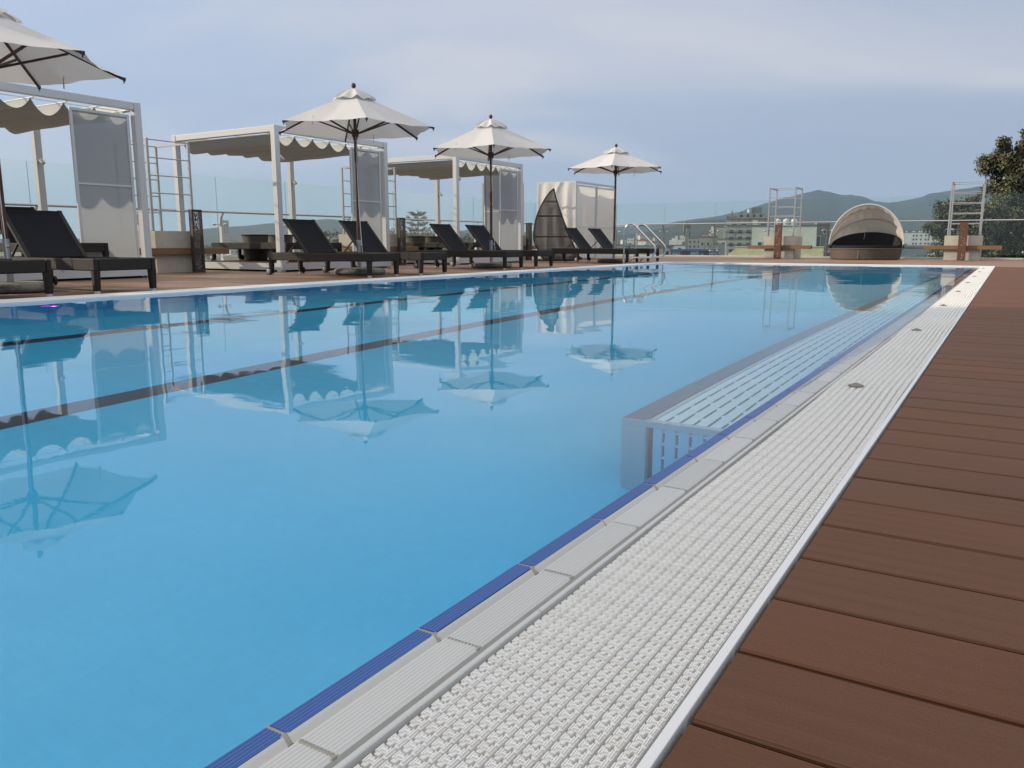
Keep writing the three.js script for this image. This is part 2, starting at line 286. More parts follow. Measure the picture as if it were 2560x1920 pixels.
// --- tiled edge on the right: blue handhold tiles and white ribbed tiles, each its own piece
const tileY = (z) => clamp(0.0042 + 0.0014 * z, -0.0052, 0.006);
{
  const e = thing('pool_edge', null, null, [0, 0, 0], 0, null, 'structure');
  const L = 0.2375, blue = [[-0.597, -0.06], [-0.597, -0.010], [-0.5955, -0.0045], [-0.592, -0.0012]];
  for (let i = 0; i < 5; i++) { const x = -0.5905 + i * 0.0047; blue.push([x, 0.0], [x + 0.0012, 0.0011], [x + 0.0030, 0.0011], [x + 0.0042, 0.0]); }
  blue.push([-0.5662, -0.0006], [-0.5658, -0.06]);
  const wht = [[-0.5655, -0.06], [-0.5655, -0.0012], [-0.5630, -0.0035], [-0.5585, -0.0092], [-0.5550, -0.0100], [-0.5520, -0.0085], [-0.5485, -0.0015], [-0.5470, -0.0002]];
  for (let i = 0; i < 9; i++) { const x = -0.5462 + i * 0.0050; wht.push([x, -0.0004], [x + 0.0012, 0.0008], [x + 0.0030, 0.0008], [x + 0.0042, -0.0004]); }
  wht.push([-0.4992, -0.0022], [-0.4992, -0.06]);
  const lip = [[-0.4990, -0.06], [-0.4990, -0.0040], [-0.4980, -0.0085], [-0.4888, -0.0095], [-0.4880, 0.0008], [-0.4872, 0.0018], [-0.4822, 0.0018], [-0.4808, 0.0006], [-0.4806, -0.06]];
  const gb = join([profileZ(blue, -L / 2, L / 2)]), gw = join([profileZ(wht, -L / 2, L / 2)]);
  const groutOut = [...blue.slice(0, 1), [-0.5965, -0.010], [-0.592, -0.0008], [-0.566, -0.0006], [-0.5625, -0.0045], [-0.557, -0.0108], [-0.552, -0.0098], [-0.547, -0.0010], [-0.4993, -0.0010], [-0.4993, -0.06]];
  const gg = join([profileZ(groutOut, -0.0052, 0.0052)]);
  const joints = [];
  for (let k = -14; k < 73; k++) {
    const zj = -0.496 - 0.243 * k, zc = zj - 0.1215;
    if (zc - L / 2 < ZFO + 0.2) break;
    for (const [n, g, m] of [['blue_tile', gb, M.blueTile], ['white_tile', gw, M.whiteTile]]) {
      const t = part(n, g, m[Math.floor(rr(0, 3))], e); t.position.set(rr(-0.0004, 0.0004), tileY(zc) + rr(-0.0003, 0.0003), zc); t.rotation.set(Math.atan(-0.0014) + rr(-0.0012, 0.0012), rr(-0.001, 0.001), 0);
    }
    const j = gg.clone().translate(rr(-0.0003, 0.0003), tileY(zj) + 0.0002, zj); joints.push(j);
  }
  for (let z = 4; z > ZFO; z -= 1.215) { const z1 = Math.max(z - 1.2135, ZFO), zc = (z + z1) / 2, m = part('gutter_lip', [profileZ(lip, -(z - z1) / 2, (z - z1) / 2)], M.whiteTile[1], e); m.position.set(rr(-0.0005, 0.0005), tileY(zc), zc); m.rotation.x = Math.atan(-0.0014); }
  tag(part('grout', join(joints), M.grout, e), null, null, null, 'stuff');
  const sp = []; for (let k = -2; k < 9; k++) { const zj = -0.496 - 0.243 * k; for (let q = 0; q < 3; q++) { const s = new THREE.SphereGeometry(rr(0.0012, 0.0026), 6, 4); s.scale(1, 0.3, 1.2); s.translate(-0.556 + rr(-0.004, 0.004), tileY(zj) - 0.0092, zj + rr(-0.004, 0.004)); sp.push(s); } }
  tag(part('grime', sp, M.grime, e), null, null, null, 'stuff');
}
// --- copings on the three other sides: raised white lip with ribbed grating
{
  const c = thing('pool_coping', null, null, [0, 0, 0], 0, null, 'structure');
  const y1 = 0.018;
  for (const [a0, a1, along] of [[XLO, XL, 'z'], [ZFO, ZF, 'x'], [ZN, ZN + 0.37, 'x']]) {
    const g = [], w = Math.abs(a1 - a0), n = 9, put = (p, q, ya, yb, r = 0) => g.push(along === 'z' ? span(p, q, ya, yb, ZFO, ZN + 0.37, r) : span(XL, XG, ya, yb, p, q, r));
    put(a0, a0 + 0.03, -0.05, y1, 0.003); put(a1 - 0.05, a1, -0.05, y1, 0.004); put(a0 + 0.03, a1 - 0.05, -0.05, y1 - 0.014);
    for (let i = 0; i < n; i++) { const p = a0 + 0.042 + (w - 0.102) * (i / n); put(p, p + (w - 0.102) / n * 0.62, y1 - 0.014, y1 - 0.001, 0.002); }
    part('coping_strip', g, M.strip, c);
  }
}
// --- overflow grating on the right: rows of bow-tie studs on cross bars
{
  const t = thing('overflow_grating', 'white plastic overflow grating of small ribbed studs beside the brown deck', 'pool grating');
  const peg = () => {
    const h = 0.0076, w = 0.0073, s = new THREE.Shape([[-h, -w], [-h + 0.0052, -w], [-0.0016, -0.0014], [0.0016, -0.0014], [h - 0.0052, -w], [h, -w], [h, w], [h - 0.0052, w], [0.0016, 0.0014], [-0.0016, 0.0014], [-h + 0.0052, w], [-h, w]].map((p) => new THREE.Vector2(p[0], p[1])));
    const g = [new THREE.ExtrudeGeometry(s, { depth: 0.0190, bevelEnabled: true, bevelThickness: 0.0014, bevelSize: 0.0012, bevelOffset: -0.0010, bevelSegments: 1 }).rotateX(-Math.PI / 2).translate(0, -0.0210, 0), rbox(0.0074, 0.0030, 0.0016, 0, 0.0001, 0, 0.0006)];
    for (const sx of [-1, 1]) for (const dx of [0.0040, 0.0065]) g.push(rbox(0.0014, 0.0034, dx < 0.006 ? 0.0104 : 0.0130, sx * dx, 0.0002, 0, 0.0006));
    return join(g);
  };
  const P = peg(), pegs = [];
  for (let i = 0; i < 11; i++) pegs.push(P.clone().translate((i - 5) * 0.0204, 0, 0));
  const barG = join([...pegs, span(-0.112, 0.112, -0.038, -0.0235, -0.0022, 0.0022)]);
  const barG2 = join([...pegs.map((g) => g.clone().rotateX(0.02)), span(-0.112, 0.112, -0.038, -0.0235, -0.0022, 0.0022)]);
  const rest = [], d = new THREE.Object3D();
  for (let k = 0, z = 0.35; z > ZFO + 0.02; k++, z -= 0.018) {
    const x = -0.3645 + 0.0030 * Math.sin(z * 3.07 + 1.2) + 0.0012 * Math.sin(z * 5.3 + 1), y = 0.0012 * Math.sin(z * 3.1 + 0.5) + 0.0008 * Math.sin(z * 7.7) + rr(-0.0004, 0.0004), ry = rr(-0.004, 0.004) + 0.003 * Math.cos(z * 2.3), rz = rr(-0.004, 0.004);
    if (z < -0.30 && k - 36 < 300) { const m = part('grate_bar', k % 3 ? barG : barG2, k % 4 ? M.whitePlastic : M.whitePlasticB, t); m.position.set(x, y, z); m.rotation.set(0, ry, rz); }
    else { d.position.set(x, y, z); d.rotation.set(0, ry, rz); d.updateMatrix(); rest.push(d.matrix.clone()); }
  }
  const im = new THREE.InstancedMesh(barG, M.whitePlastic, rest.length); rest.forEach((m, i) => im.setMatrixAt(i, m)); im.name = 'further_grate_bars'; im.castShadow = im.receiveShadow = true; t.add(im); tag(im, null, null, null, 'stuff');
  part('edge_strip', [span(-0.2525, -0.2405, -0.05, 0.0025, ZFO, 0.5, 0.0015)], M.strip, t);
  part('channel', [span(-0.4800, -0.2530, -0.068, -0.060, ZFO, 0.5)], M.channel, t);
  for (let k = 0; k < 8; k++) {
    const z = -2.886 - 2.045 * k, f = new THREE.LatheGeometry([[0, 0.0095], [0.006, 0.0092], [0.011, 0.0075], [0.0145, 0.0045], [0.023, 0.0030], [0.0252, 0.0012], [0.0252, -0.001], [0, -0.001]].map((p) => new THREE.Vector2(p[0], p[1])), 20);
    part('fixing_cap', [f.translate(-0.405, 0.0022, z), rod(V(-0.405, 0.011, z - 0.004), V(-0.405, 0.011, z + 0.004), 0.0012, 0.0012, 5)], M.capMetal, t);
  }
}
// --- timber deck: boards across, each board a piece on the right where they can be told apart
{
  const t = thing('timber_deck', null, null, [0, 0, 0], 0, null, 'structure');
  const outline = (w) => { const h = w / 2, c = 0.0028; return new THREE.Shape([[-h, -0.024], [h, -0.024], [h, -c], [h - c, 0], [-h + c, 0], [-h, -c]].map((p) => new THREE.Vector2(p[0], p[1]))); };
  const board = (x0, x1, w, du, dv) => {      // a board from x0 to x1 with its own stretch of grain
    const g = prep(new THREE.ExtrudeGeometry(outline(w), { depth: x1 - x0, bevelEnabled: false }).rotateY(Math.PI / 2).translate(x0, 0, 0)); metreUV(g);
    const uv = g.attributes.uv; for (let i = 0; i < uv.count; i++) uv.setXY(i, uv.getX(i) * 0.55 + du, uv.getY(i) * 1.0 + dv); return g;
  };
  const kinds = []; for (let i = 0; i < 12; i++) kinds.push(board(XG + 0.006, 5.4, deckAt - 0.0075, rr(0, 5), rr(0, 5)));
  let i = 0;
  for (let z = deckZ + deckAt * 11.5; z > ZFO; z -= deckAt, i++) { const m = part('board', kinds[Math.floor(rr(0, 12))], M.deck[Math.floor(rr(0, 6))], t); m.position.set(0, rr(-0.0008, 0.0006), z); m.rotation.set(rr(-0.004, 0.004), rr(-0.0005, 0.0005), 0); }
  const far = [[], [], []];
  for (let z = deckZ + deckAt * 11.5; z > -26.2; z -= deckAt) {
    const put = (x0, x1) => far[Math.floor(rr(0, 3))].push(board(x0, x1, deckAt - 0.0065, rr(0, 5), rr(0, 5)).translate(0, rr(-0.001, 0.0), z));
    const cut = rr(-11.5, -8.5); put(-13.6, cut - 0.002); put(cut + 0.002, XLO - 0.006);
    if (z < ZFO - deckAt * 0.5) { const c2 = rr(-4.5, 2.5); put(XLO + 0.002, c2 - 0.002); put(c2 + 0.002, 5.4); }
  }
  far.forEach((l, k) => tag(part('deck_boards', join(l, true), M.deckFarSheen[k], t), null, null, null, 'stuff'));
  part('joist_bed', [span(XG + 0.001, 5.4, -0.068, -0.03, ZFO, 4.4), span(-13.6, XLO - 0.001, -0.068, -0.03, -26.2, 4.4), span(XLO, 5.4, -0.068, -0.03, -26.2, ZFO - 0.001)], M.under, t);
}

// --- land: plain, hills, mountain
const GY = -13;
{
  const g = grid(96, 40, (u, v) => { const a = u * Math.PI * 2, r = 12 + 4500 * v * v; return V(Math.sin(a) * r, GY, -Math.cos(a) * r); });
  const p = g.attributes.position, uv = g.attributes.uv; for (let i = 0; i < p.count; i++) uv.setXY(i, p.getX(i) / 420, p.getZ(i) / 420);
  tag(part('ground', g, std({ map: T_town, roughness: 1, side: THREE.DoubleSide }), scene), null, null, null, 'structure');
}
const ridge = (tab) => (az) => { if (az <= tab[0][0]) return tab[0][1]; for (let i = 1; i < tab.length; i++) if (az <= tab[i][0]) { const t = (az - tab[i - 1][0]) / (tab[i][0] - tab[i - 1][0]); const s = t * t * (3 - 2 * t) * 0.4 + t * 0.6; return lerp(tab[i - 1][1], tab[i][1], s); } return tab[tab.length - 1][1]; };
const mountEl = ridge([[-40, 0.2], [-22, 1.15], [-18, 1.65], [-16.1, 1.99], [-15.2, 2.3], [-14.29, 2.56], [-13.22, 2.86], [-12.04, 3.15], [-11.24, 3.36], [-10.5, 3.22], [-9.6, 2.99], [-9.1, 3.0], [-8.46, 2.87], [-7.64, 2.56], [-7.08, 2.45], [-6.33, 2.52], [-5.46, 2.68], [-4.63, 2.9], [-3.81, 3.07], [-2.79, 3.23], [-1.89, 3.32], [0.3, 3.48], [6, 3.9], [12, 3.1], [20, 2.4], [30, 2.8], [50, 1.6], [75, 0.7]]);
const hillEl = ridge([[-110, 0.5], [-90, 0.9], [-75, 0.5], [-63.5, 0.2], [-59.3, 0.22], [-54.8, 0.38], [-52.6, 0.82], [-50.9, 0.99], [-49.8, 1.05], [-47.7, 1.27], [-45.7, 1.44], [-43.9, 1.56], [-42.5, 1.32], [-40.6, 0.95], [-38.7, 0.68], [-36.5, 0.6], [-34.3, 0.88], [-32.3, 0.74], [-28, 0.55], [-25.3, 0.47], [-23.7, 0.52], [-22.6, 0.6], [-21, 0.95], [-19.5, 1.4], [-18.3, 1.5], [-16.8, 1.54], [-14.7, 1.4], [-12, 1.2], [-9.7, 1.05], [-7.3, 0.9], [-2.8, 0.7], [0.5, 0.65], [15, 1.0], [40, 0.8], [75, 0.4]]);
const hillD = (az) => lerp(2700, 1500, smooth(-36, -22, az)), mountD = () => 3500;
function landY(az, r, el, D) {
  const s = r / D, top = Math.tan(el(az) * D2R) * D + 0.5, f = s < 1 ? Math.pow(clamp((s - 0.42) / 0.58), 1.35) : 1 - 0.5 * smooth(1, 1.4, s);
  const n = (fbm(az * 0.9 + 50, s * 7, 5, 41) - 0.5) * 0.30 * (s < 1 ? clamp((1 - s) * 3.2) * clamp((s - 0.42) * 6) : 0.4) + (fbm(az * 5 + 90, s * 20, 3, 43) - 0.5) * 0.022;
  return GY - 1 + (top - GY) * (f + n * f);
}
function landMesh(name, a0, a1, el, D, na, nr) {
  const g = grid(na, nr, (u, v) => { const az = lerp(a0, a1, u), d = D(az), r = d * lerp(0.40, 1.4, v); return V(Math.sin(az * D2R) * r, landY(az, r, el, d), -Math.cos(az * D2R) * r); });
  const p = g.attributes.position, uv = g.attributes.uv; for (let i = 0; i < p.count; i++) uv.setXY(i, p.getX(i) / 500 + p.getY(i) / 300, p.getZ(i) / 500);
  tag(part(name, g, std({ map: T_forest, roughness: 1, side: THREE.DoubleSide }), scene), null, null, null, 'structure');
}
landMesh('hills', -112, 75, hillEl, hillD, 520, 60);
landMesh('mountain', -42, 75, mountEl, mountD, 420, 60);

// ================================================================ terrace furniture
// --- sun loungers: foot end towards +x, back raised at the other end
function makeLounger(flat) {
  const t = thing(flat ? 'flat_lounger' : 'sun_lounger', '', 'sun lounger', [0, 0, 0], 0);
  const L = 0.975, W = 0.32, y0 = 0.213, y1 = 0.328, hx = -0.215;
  part('side_rail', [rbox(L * 2, y1 - y0, 0.05, 0, (y0 + y1) / 2, W - 0.025, 0.012)], M.wicker, t);
  part('side_rail', [rbox(L * 2, y1 - y0, 0.05, 0, (y0 + y1) / 2, -W + 0.025, 0.012)], M.wicker, t);
  part('foot_rail', [rbox(0.055, y1 - y0, W * 2 - 0.104, L - 0.0285, (y0 + y1) / 2, 0, 0.012)], M.wicker, t);
  part('head_rail', [rbox(0.055, y1 - y0, W * 2 - 0.104, -L + 0.0285, (y0 + y1) / 2, 0, 0.012)], M.wicker, t);
  for (const [sx, sz] of [[1, 1], [1, -1], [-1, 1], [-1, -1]]) {
    const x = sx * (L - 0.033), z = sz * (W - 0.031), g = new THREE.CylinderGeometry(0.042, 0.033, y0 - 0.022, 4, 1).rotateY(Math.PI / 4).translate(x, (y0 + 0.022) / 2 + 0.003, z);
    const leg = part('leg', [g], M.wicker, t);
    part('foot_cap', [new THREE.CylinderGeometry(0.028, 0.026, 0.026, 10).translate(x, 0.013, z)], M.foot, leg);
    if (sx < 0) { const w = part('wheel', [new THREE.CylinderGeometry(0.052, 0.052, 0.026, 20).rotateX(Math.PI / 2).translate(x - 0.01, 0.053, z + sz * 0.048)], M.rubber, t); part('hub_cap', [new THREE.SphereGeometry(0.04, 14, 8).scale(1, 1, 0.28).translate(x - 0.01, 0.053, z + sz * 0.062)], M.wheel, w); }
  }
  part('seat_sling', grid(8, 4, (u, v) => V(lerp(flat ? -L + 0.06 : hx, L - 0.055, u), y1 - 0.012 - 0.012 * Math.sin(u * Math.PI) * Math.sin(v * Math.PI), lerp(W - 0.05, -W + 0.05, v))), M.sling, t, true);
  if (!flat) {
    const a = 48.5 * D2R, len = 0.645, top = V(hx - Math.cos(a) * len, y1 - 0.005 + Math.sin(a) * len, 0), at = (s, z, o = 0) => V(hx - Math.cos(a) * s + Math.sin(a) * o, y1 - 0.005 + Math.sin(a) * s + Math.cos(a) * o, z);
    const rail = [bar(at(0, W - 0.03), at(len, W - 0.03), 0.042, 0.03), bar(at(0, -W + 0.03), at(len, -W + 0.03), 0.042, 0.03), bar(at(len - 0.015, W - 0.009), at(len - 0.015, -W + 0.009), 0.04, 0.03)];
    const bf = part('back_frame', rail, M.wicker, t);
    part('back_sling', [grid(4, 6, (u, v) => at(lerp(0.0, len - 0.02, v), lerp(W - 0.045, -W + 0.045, u), 0.010 - 0.02 * Math.sin(u * Math.PI) * Math.sin(v * Math.PI))), grid(4, 6, (u, v) => at(lerp(0.0, len - 0.02, v), lerp(-W + 0.045, W - 0.045, u), -0.008 - 0.02 * Math.sin(u * Math.PI) * Math.sin(v * Math.PI)))], M.sling, t);
    for (const s of [1, -1]) part('prop', [bar(at(0.26, s * (W - 0.055), -0.018), V(hx - 0.42, y1 - 0.03, s * (W - 0.06)), 0.022, 0.014)], M.darkMetal, t);
  }
  return t;
}
const LG = 'dark sun loungers along the pool', lounger = makeLounger(false); lounger.userData.group = LG;
{
  const list = [[-7.23, -3.68, 'dark sun lounger cut by the left edge, left of the nearest parasol pole'], [-7.24, -4.735, 'dark sun lounger right of the nearest parasol pole, its wicker side lit by the sun'],
    [-7.425, -8.72, 'dark sun lounger left of the second parasol pole, in front of the second cabana'], [-7.34, -9.78, 'dark sun lounger whose raised back stands behind the second parasol pole'],
    [-7.5, -12.32, 'dark sun lounger left of the third parasol, its back before a perforated column'], [-7.5, -13.46, 'dark sun lounger whose raised back crosses the third parasol pole'],
    [-7.28, -17.15, 'dark sun lounger in front of the woven leaf-shaped screen'], [-7.28, -18.43, 'dark sun lounger farthest from the camera, behind the pool ladder']];
  list.forEach(([fx, z, label], i) => { const o = i ? copy(lounger) : lounger; o.position.set(fx - 0.975, 0, z); o.rotation.y = [0.01, -0.015, 0.012, -0.01, 0.02, -0.012, 0.01, -0.02][i]; o.userData.label = label; });
}
const PY = 0.142;               // floor of the cabanas
{
  const c0 = copy(lounger, [-10.95, PY, -5.95], 0.02, 'dark sun lounger with raised back inside the nearest cabana', 'loungers inside the cabanas');
  const flat = makeLounger(true); flat.userData.group = 'loungers inside the cabanas';
  const list = [[-11.55, -10.2, 'flat wicker lounger nearest the open side of the second cabana'], [-11.55, -10.92, 'flat wicker lounger farther inside the second cabana, beside its twin'], [-11.55, -15.05, 'flat wicker lounger nearest the open side of the third cabana'], [-11.5, -15.8, 'flat wicker lounger farther inside the third cabana, beside its twin']];
  list.forEach(([x, z, l], i) => { const o = i ? copy(flat) : flat; o.position.set(x, PY, z); o.userData.label = l; });
}
// --- wicker tubs in the cabanas
{
  const prof = [[0.02, 0], [0.19, 0], [0.205, 0.02], [0.225, 0.30], [0.235, 0.44], [0.245, 0.455], [0.235, 0.47], [0.20, 0.468], [0.195, 0.40], [0.0, 0.395]].map((p) => new THREE.Vector2(p[0], p[1]));
  const t = thing('wicker_tub', 'round wicker tub behind the flat loungers in the second cabana, left one', 'wicker tub', [-12.05, PY, -10.5], 0, 'wicker tubs in the cabanas');
  part('tub', [new THREE.LatheGeometry(prof, 28)], M.wickerBrown, t); part('rim', [new THREE.TorusGeometry(0.238, 0.014, 8, 28).rotateX(Math.PI / 2).translate(0, 0.462, 0)], M.wicker, t);
  copy(t, [-12.05, PY, -11.12], 0.7, 'round wicker tub behind the flat loungers in the second cabana, right one');
  copy(t, [-12.05, PY, -15.3], 1.1, 'round wicker tub behind the flat loungers in the third cabana, left one');
  copy(t, [-12.0, PY, -15.95], 0.3, 'round wicker tub behind the flat loungers in the third cabana, right one');
}
// --- parasols: six-sided canvas with vent, wooden ribs, pole in a stone foot
function parasol(x, z, phi, yc, ya, label, seed) {
  const q = mulberry(seed), t = thing('parasol', label, 'parasol', [x, 0, z], 0, 'white parasols along the pool'), R = 1.19, r0 = 0.33, yv = lerp(ya, yc, r0 / R) - 0.0;
  const dir = (k) => { const a = phi + k * Math.PI / 3; return V(Math.cos(a), 0, Math.sin(a)); };
  const panels = [];
  for (let k = 0; k < 6; k++) {
    const d0 = dir(k), d1 = dir(k + 1), f1 = q() * 6, f2 = q() * 6;
    panels.push(grid(14, 12, (u, v) => {
      const r = lerp(0.06, R, v), p = d0.clone().multiplyScalar(r * (1 - u)).add(d1.clone().multiplyScalar(r * u)), s = Math.sin(u * Math.PI);
      const inward = 1 - 0.055 * s * v; p.multiplyScalar(inward);
      const yy = lerp(ya, yc, Math.pow(v, 0.94)) - 0.035 * s * v * (1.2 - v) - 0.012 * s * v * v + 0.006 * v * s * (Math.sin(v * 9 + u * 7 + f1) + Math.sin(u * 19 + f2) * v) + 0.005 * v * Math.sin(u * Math.PI * 2 + f2) * s;
      return V(p.x, yy, p.z);
    }));
    const c = d0.clone().multiplyScalar(R * 0.93), c2 = d1.clone().multiplyScalar(R * 0.93); // hem
  }
  part('canopy', join(panels, true), M.canvas, t, true);
  const vent = []; for (let k = 0; k < 6; k++) { const d0 = dir(k), d1 = dir(k + 1), f = q() * 6; vent.push(grid(10, 7, (u, v) => { const r = lerp(0.03, r0, v), p = d0.clone().multiplyScalar(r * (1 - u)).add(d1.clone().multiplyScalar(r * u)), s = Math.sin(u * Math.PI); const flare = 0.035 * Math.sin(u * 12 + f) * v * v; return V(p.x * (1 + flare), lerp(ya + 0.06, yv + 0.055, Math.pow(v, 1.35)) + 0.016 * Math.sin(u * 9 + f) * v - 0.02 * s * v, p.z * (1 + flare)); })); }
  part('vent_cap', join(vent, true), M.canvas, t, true);
  part('finial', [new THREE.SphereGeometry(0.034, 14, 10).scale(1, 1.15, 1).translate(0, ya + 0.105, 0), new THREE.CylinderGeometry(0.016, 0.022, 0.04, 10).translate(0, ya + 0.06, 0)], M.wood, t);
  const hubY = yc - 0.06;
  part('pole', [new THREE.CylinderGeometry(0.023, 0.024, ya - 0.50, 14).translate(0, (ya + 0.50) / 2, 0)], M.wood, t);
  part('hub', [new THREE.CylinderGeometry(0.055, 0.048, 0.10, 14).translate(0, hubY, 0), new THREE.CylinderGeometry(0.036, 0.03, 0.05, 12).translate(0, hubY - 0.07, 0)], M.wood, t);
  for (let k = 0; k < 6; k++) {
    const d = dir(k), tip = d.clone().multiplyScalar(R * 0.995).setY(yc - 0.018), in_ = d.clone().multiplyScalar(0.05).setY(ya - 0.035);
    const rib = part('rib', [bar(in_, tip, 0.018, 0.026)], M.wood, t);
    part('rib_end', [bar(tip, d.clone().multiplyScalar(R * 1.012).setY(yc - 0.022), 0.026, 0.034), rod(d.clone().multiplyScalar(R * 1.0).setY(yc - 0.03), d.clone().multiplyScalar(R * 0.997).setY(yc - 0.062), 0.008, 0.005, 6)], M.darkMetal, rib);
    const mid = d.clone().multiplyScalar(R * 0.58).setY(lerp(ya, yc, 0.58) - 0.035);
    part('strut', [bar(d.clone().multiplyScalar(0.05).setY(hubY), mid, 0.018, 0.022)], M.wood, t);
  }
  part('sleeve', [new THREE.CylinderGeometry(0.031, 0.031, 0.44, 14).translate(0, 0.29, 0), rod(V(0.03, 0.44, 0.01), V(0.075, 0.44, 0.03), 0.007, 0.007, 6), new THREE.SphereGeometry(0.016, 8, 6).translate(0.08, 0.44, 0.03)], M.steelDull, t);
  part('stone_foot', [new THREE.LatheGeometry([[0, 0], [0.34, 0], [0.375, 0.02], [0.38, 0.05], [0.36, 0.082], [0.32, 0.095], [0.06, 0.098], [0, 0.098]].map((p) => new THREE.Vector2(p[0], p[1])), 30).scale(1.05, 1, 0.95)], M.stone, t);
  part('cord', [tube([V(0.03, hubY - 0.05, 0.02), V(0.045, 1.5, 0.03), V(0.07, 1.0, 0.045), V(0.11, 0.5, 0.06), V(0.13, 0.30, 0.065)], 0.0045, 20, 5)], M.rope, t);
  for (const [k, s] of [[0.8, 0.12], [3.6, 0.16]]) { const a = phi + k, p = V(Math.cos(a) * R * 0.75, lerp(ya, yc, 0.75) - 0.05, Math.sin(a) * R * 0.75); part('tie_strap', [tube([p, p.clone().add(V(0.01, -s * 0.5, 0.02)), p.clone().add(V(-0.01, -s, 0.01))], 0.007, 8, 4)], M.rope, t); }
  return t;
}
parasol(-8.3, -4.18, 49.2 * D2R, 2.14, 2.60, 'white parasol cut by the left edge of the photo, beside the nearest loungers', 11);
parasol(-8.318, -9.2, 40.4 * D2R, 2.10, 2.60, 'white parasol standing between the second pair of loungers, overlapping the second cabana', 12);
parasol(-8.364, -12.91, 54.5 * D2R, 2.12, 2.64, 'white parasol in front of the third cabana', 13);
parasol(-8.03, -17.74, 69.6 * D2R, 2.14, 2.58, 'white parasol farthest away, beside the closed white tent', 14);

// --- cabanas
function scallopRoof(W2, X0, X1, y, drop, n, q) {
  const g = [];
  for (let k = 0; k < n; k++) { const a = lerp(W2, -W2, k / n), b = lerp(W2, -W2, (k + 1) / n), dk = drop * (0.9 + 0.25 * q()), f = q() * 6; g.push(grid(10, 10, (u, v) => { const s = Math.pow(Math.sin(v * Math.PI), 0.8); return V(lerp(X0, X1, u), y - dk * s * (1 + 0.10 * Math.sin(u * 5 + f)) + 0.006 * Math.sin(u * 14 + v * 5 + f) * s, lerp(a, b, v)); })); }
  return join(g, true);
}
function cabana(z, label, extra, seed) {
  const q = mulberry(seed), t = thing('cabana', label, 'cabana', [-11.325, 0, z], 0, 'open white cabanas along the fence'), W = 1.36, X = 1.225, H = 2.30, p = 0.049;
  part('platform', [span(-X - 0.07, X + 0.07, 0.03, 0.138, W - 0.05, W + 0.0), span(-X - 0.07, X + 0.07, 0.03, 0.138, -W, -W + 0.05), span(X + 0.02, X + 0.07, 0.03, 0.138, -W + 0.052, W - 0.052), span(-X - 0.07, -X - 0.02, 0.03, 0.138, -W + 0.052, W - 0.052)], M.white, t);
  part('plinth', [span(-X + 0.05, X - 0.02, 0.0, 0.09, -W + 0.12, W - 0.12)], M.under, t);
  const bd = []; for (let k = 0; k < 16; k++) { const z0 = -W + 0.055 + k * (2 * W - 0.11) / 16; bd.push(span(-X - 0.015, X + 0.015, 0.09, 0.140, z0 + 0.003, z0 + (2 * W - 0.11) / 16 - 0.003)); }
  part('floor_boards', bd, M.deck[4], t);
  for (const [sx, sz] of [[1, 1], [1, -1], [-1, 1], [-1, -1]]) part('post', [span(sx * X - p, sx * X + p, sx > 0 ? 0.0 : 0.138, H, sz * (W - p) - p, sz * (W - p) + p, 0.006).translate(0, 0, sz * 0.003)], M.white, t);
  for (const sx of [1, -1]) part('beam', [span(sx * X - 0.045, sx * X + 0.045, H - 0.10, H - 0.004, -W + 2 * p, W - 2 * p, 0.005)], M.white, t);
  for (const sz of [1, -1]) part('beam', [span(-X + p, X - p, H - 0.10, H - 0.004, sz * (W - p) - 0.045, sz * (W - p) + 0.045, 0.005)], M.white, t);
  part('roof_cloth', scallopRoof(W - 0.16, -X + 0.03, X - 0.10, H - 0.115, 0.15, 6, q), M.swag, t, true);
  const wires = []; for (let k = 0; k <= 6; k++) wires.push(rod(V(-X, H - 0.112, lerp(W - 0.16, -W + 0.16, k / 6)), V(X - 0.03, H - 0.112, lerp(W - 0.16, -W + 0.16, k / 6)), 0.008, 0.008, 5)); for (const x of [-0.6, 0.2, 0.95]) wires.push(rod(V(x, H - 0.09, W - 0.1), V(x, H - 0.09, -W + 0.1), 0.008, 0.008, 5));
  part('roof_rods', wires, M.white, t);
  const panel = (n, place) => { const w = 0.80, y0 = 0.17, y1 = 2.13, f = part('screen_frame', [span(-w / 2, -w / 2 + 0.035, y0, y1, -0.016, 0.016, 0.003), span(w / 2 - 0.035, w / 2, y0, y1, -0.016, 0.016, 0.003), span(-w / 2 + 0.035, w / 2 - 0.035, y1 - 0.035, y1, -0.016, 0.016, 0.003), span(-w / 2 + 0.035, w / 2 - 0.035, y0, y0 + 0.035, -0.016, 0.016, 0.003), span(-w / 2 + 0.035, w / 2 - 0.035, 1.20, 1.222, -0.010, 0.010)].map((g) => place(g)), M.white, t); part('screen_cloth', place(grid(8, 16, (u, v) => V(lerp(-w / 2 + 0.03, w / 2 - 0.03, u), lerp(y0 + 0.03, y1 - 0.03, v), 0.004 * Math.sin(u * 7 + n) * Math.sin(v * 5 + n)))), M.screen, f, true); };
  panel(1, (g) => g.rotateY(Math.PI / 2).translate(X - 0.01, 0, -W + 2 * p + 0.455));
  if (extra) panel(2, (g) => g.translate(X - 0.62, 0, -W + p));
  part('spotlight', [new THREE.CylinderGeometry(0.035, 0.028, 0.08, 12).rotateX(1.1).translate(X, 1.80, W - 2 * p - 0.06), rod(V(X, 1.84, W - 2 * p), V(X, 1.82, W - 2 * p - 0.05), 0.01, 0.01, 6)], M.white, t);
  part('spotlight', [new THREE.CylinderGeometry(0.035, 0.028, 0.08, 12).rotateZ(0.9).translate(-X + 0.11, 1.66, -W + p), rod(V(-X + p, 1.70, -W + p), V(-X + 0.11, 1.68, -W + p), 0.01, 0.01, 6)], M.white, t);
  return t;
}
cabana(-5.59, 'white cabana nearest the camera at the left, behind the lit lounger', false, 21);
cabana(-10.62, 'white cabana with two flat loungers and wicker tubs, behind the second parasol', false, 22);
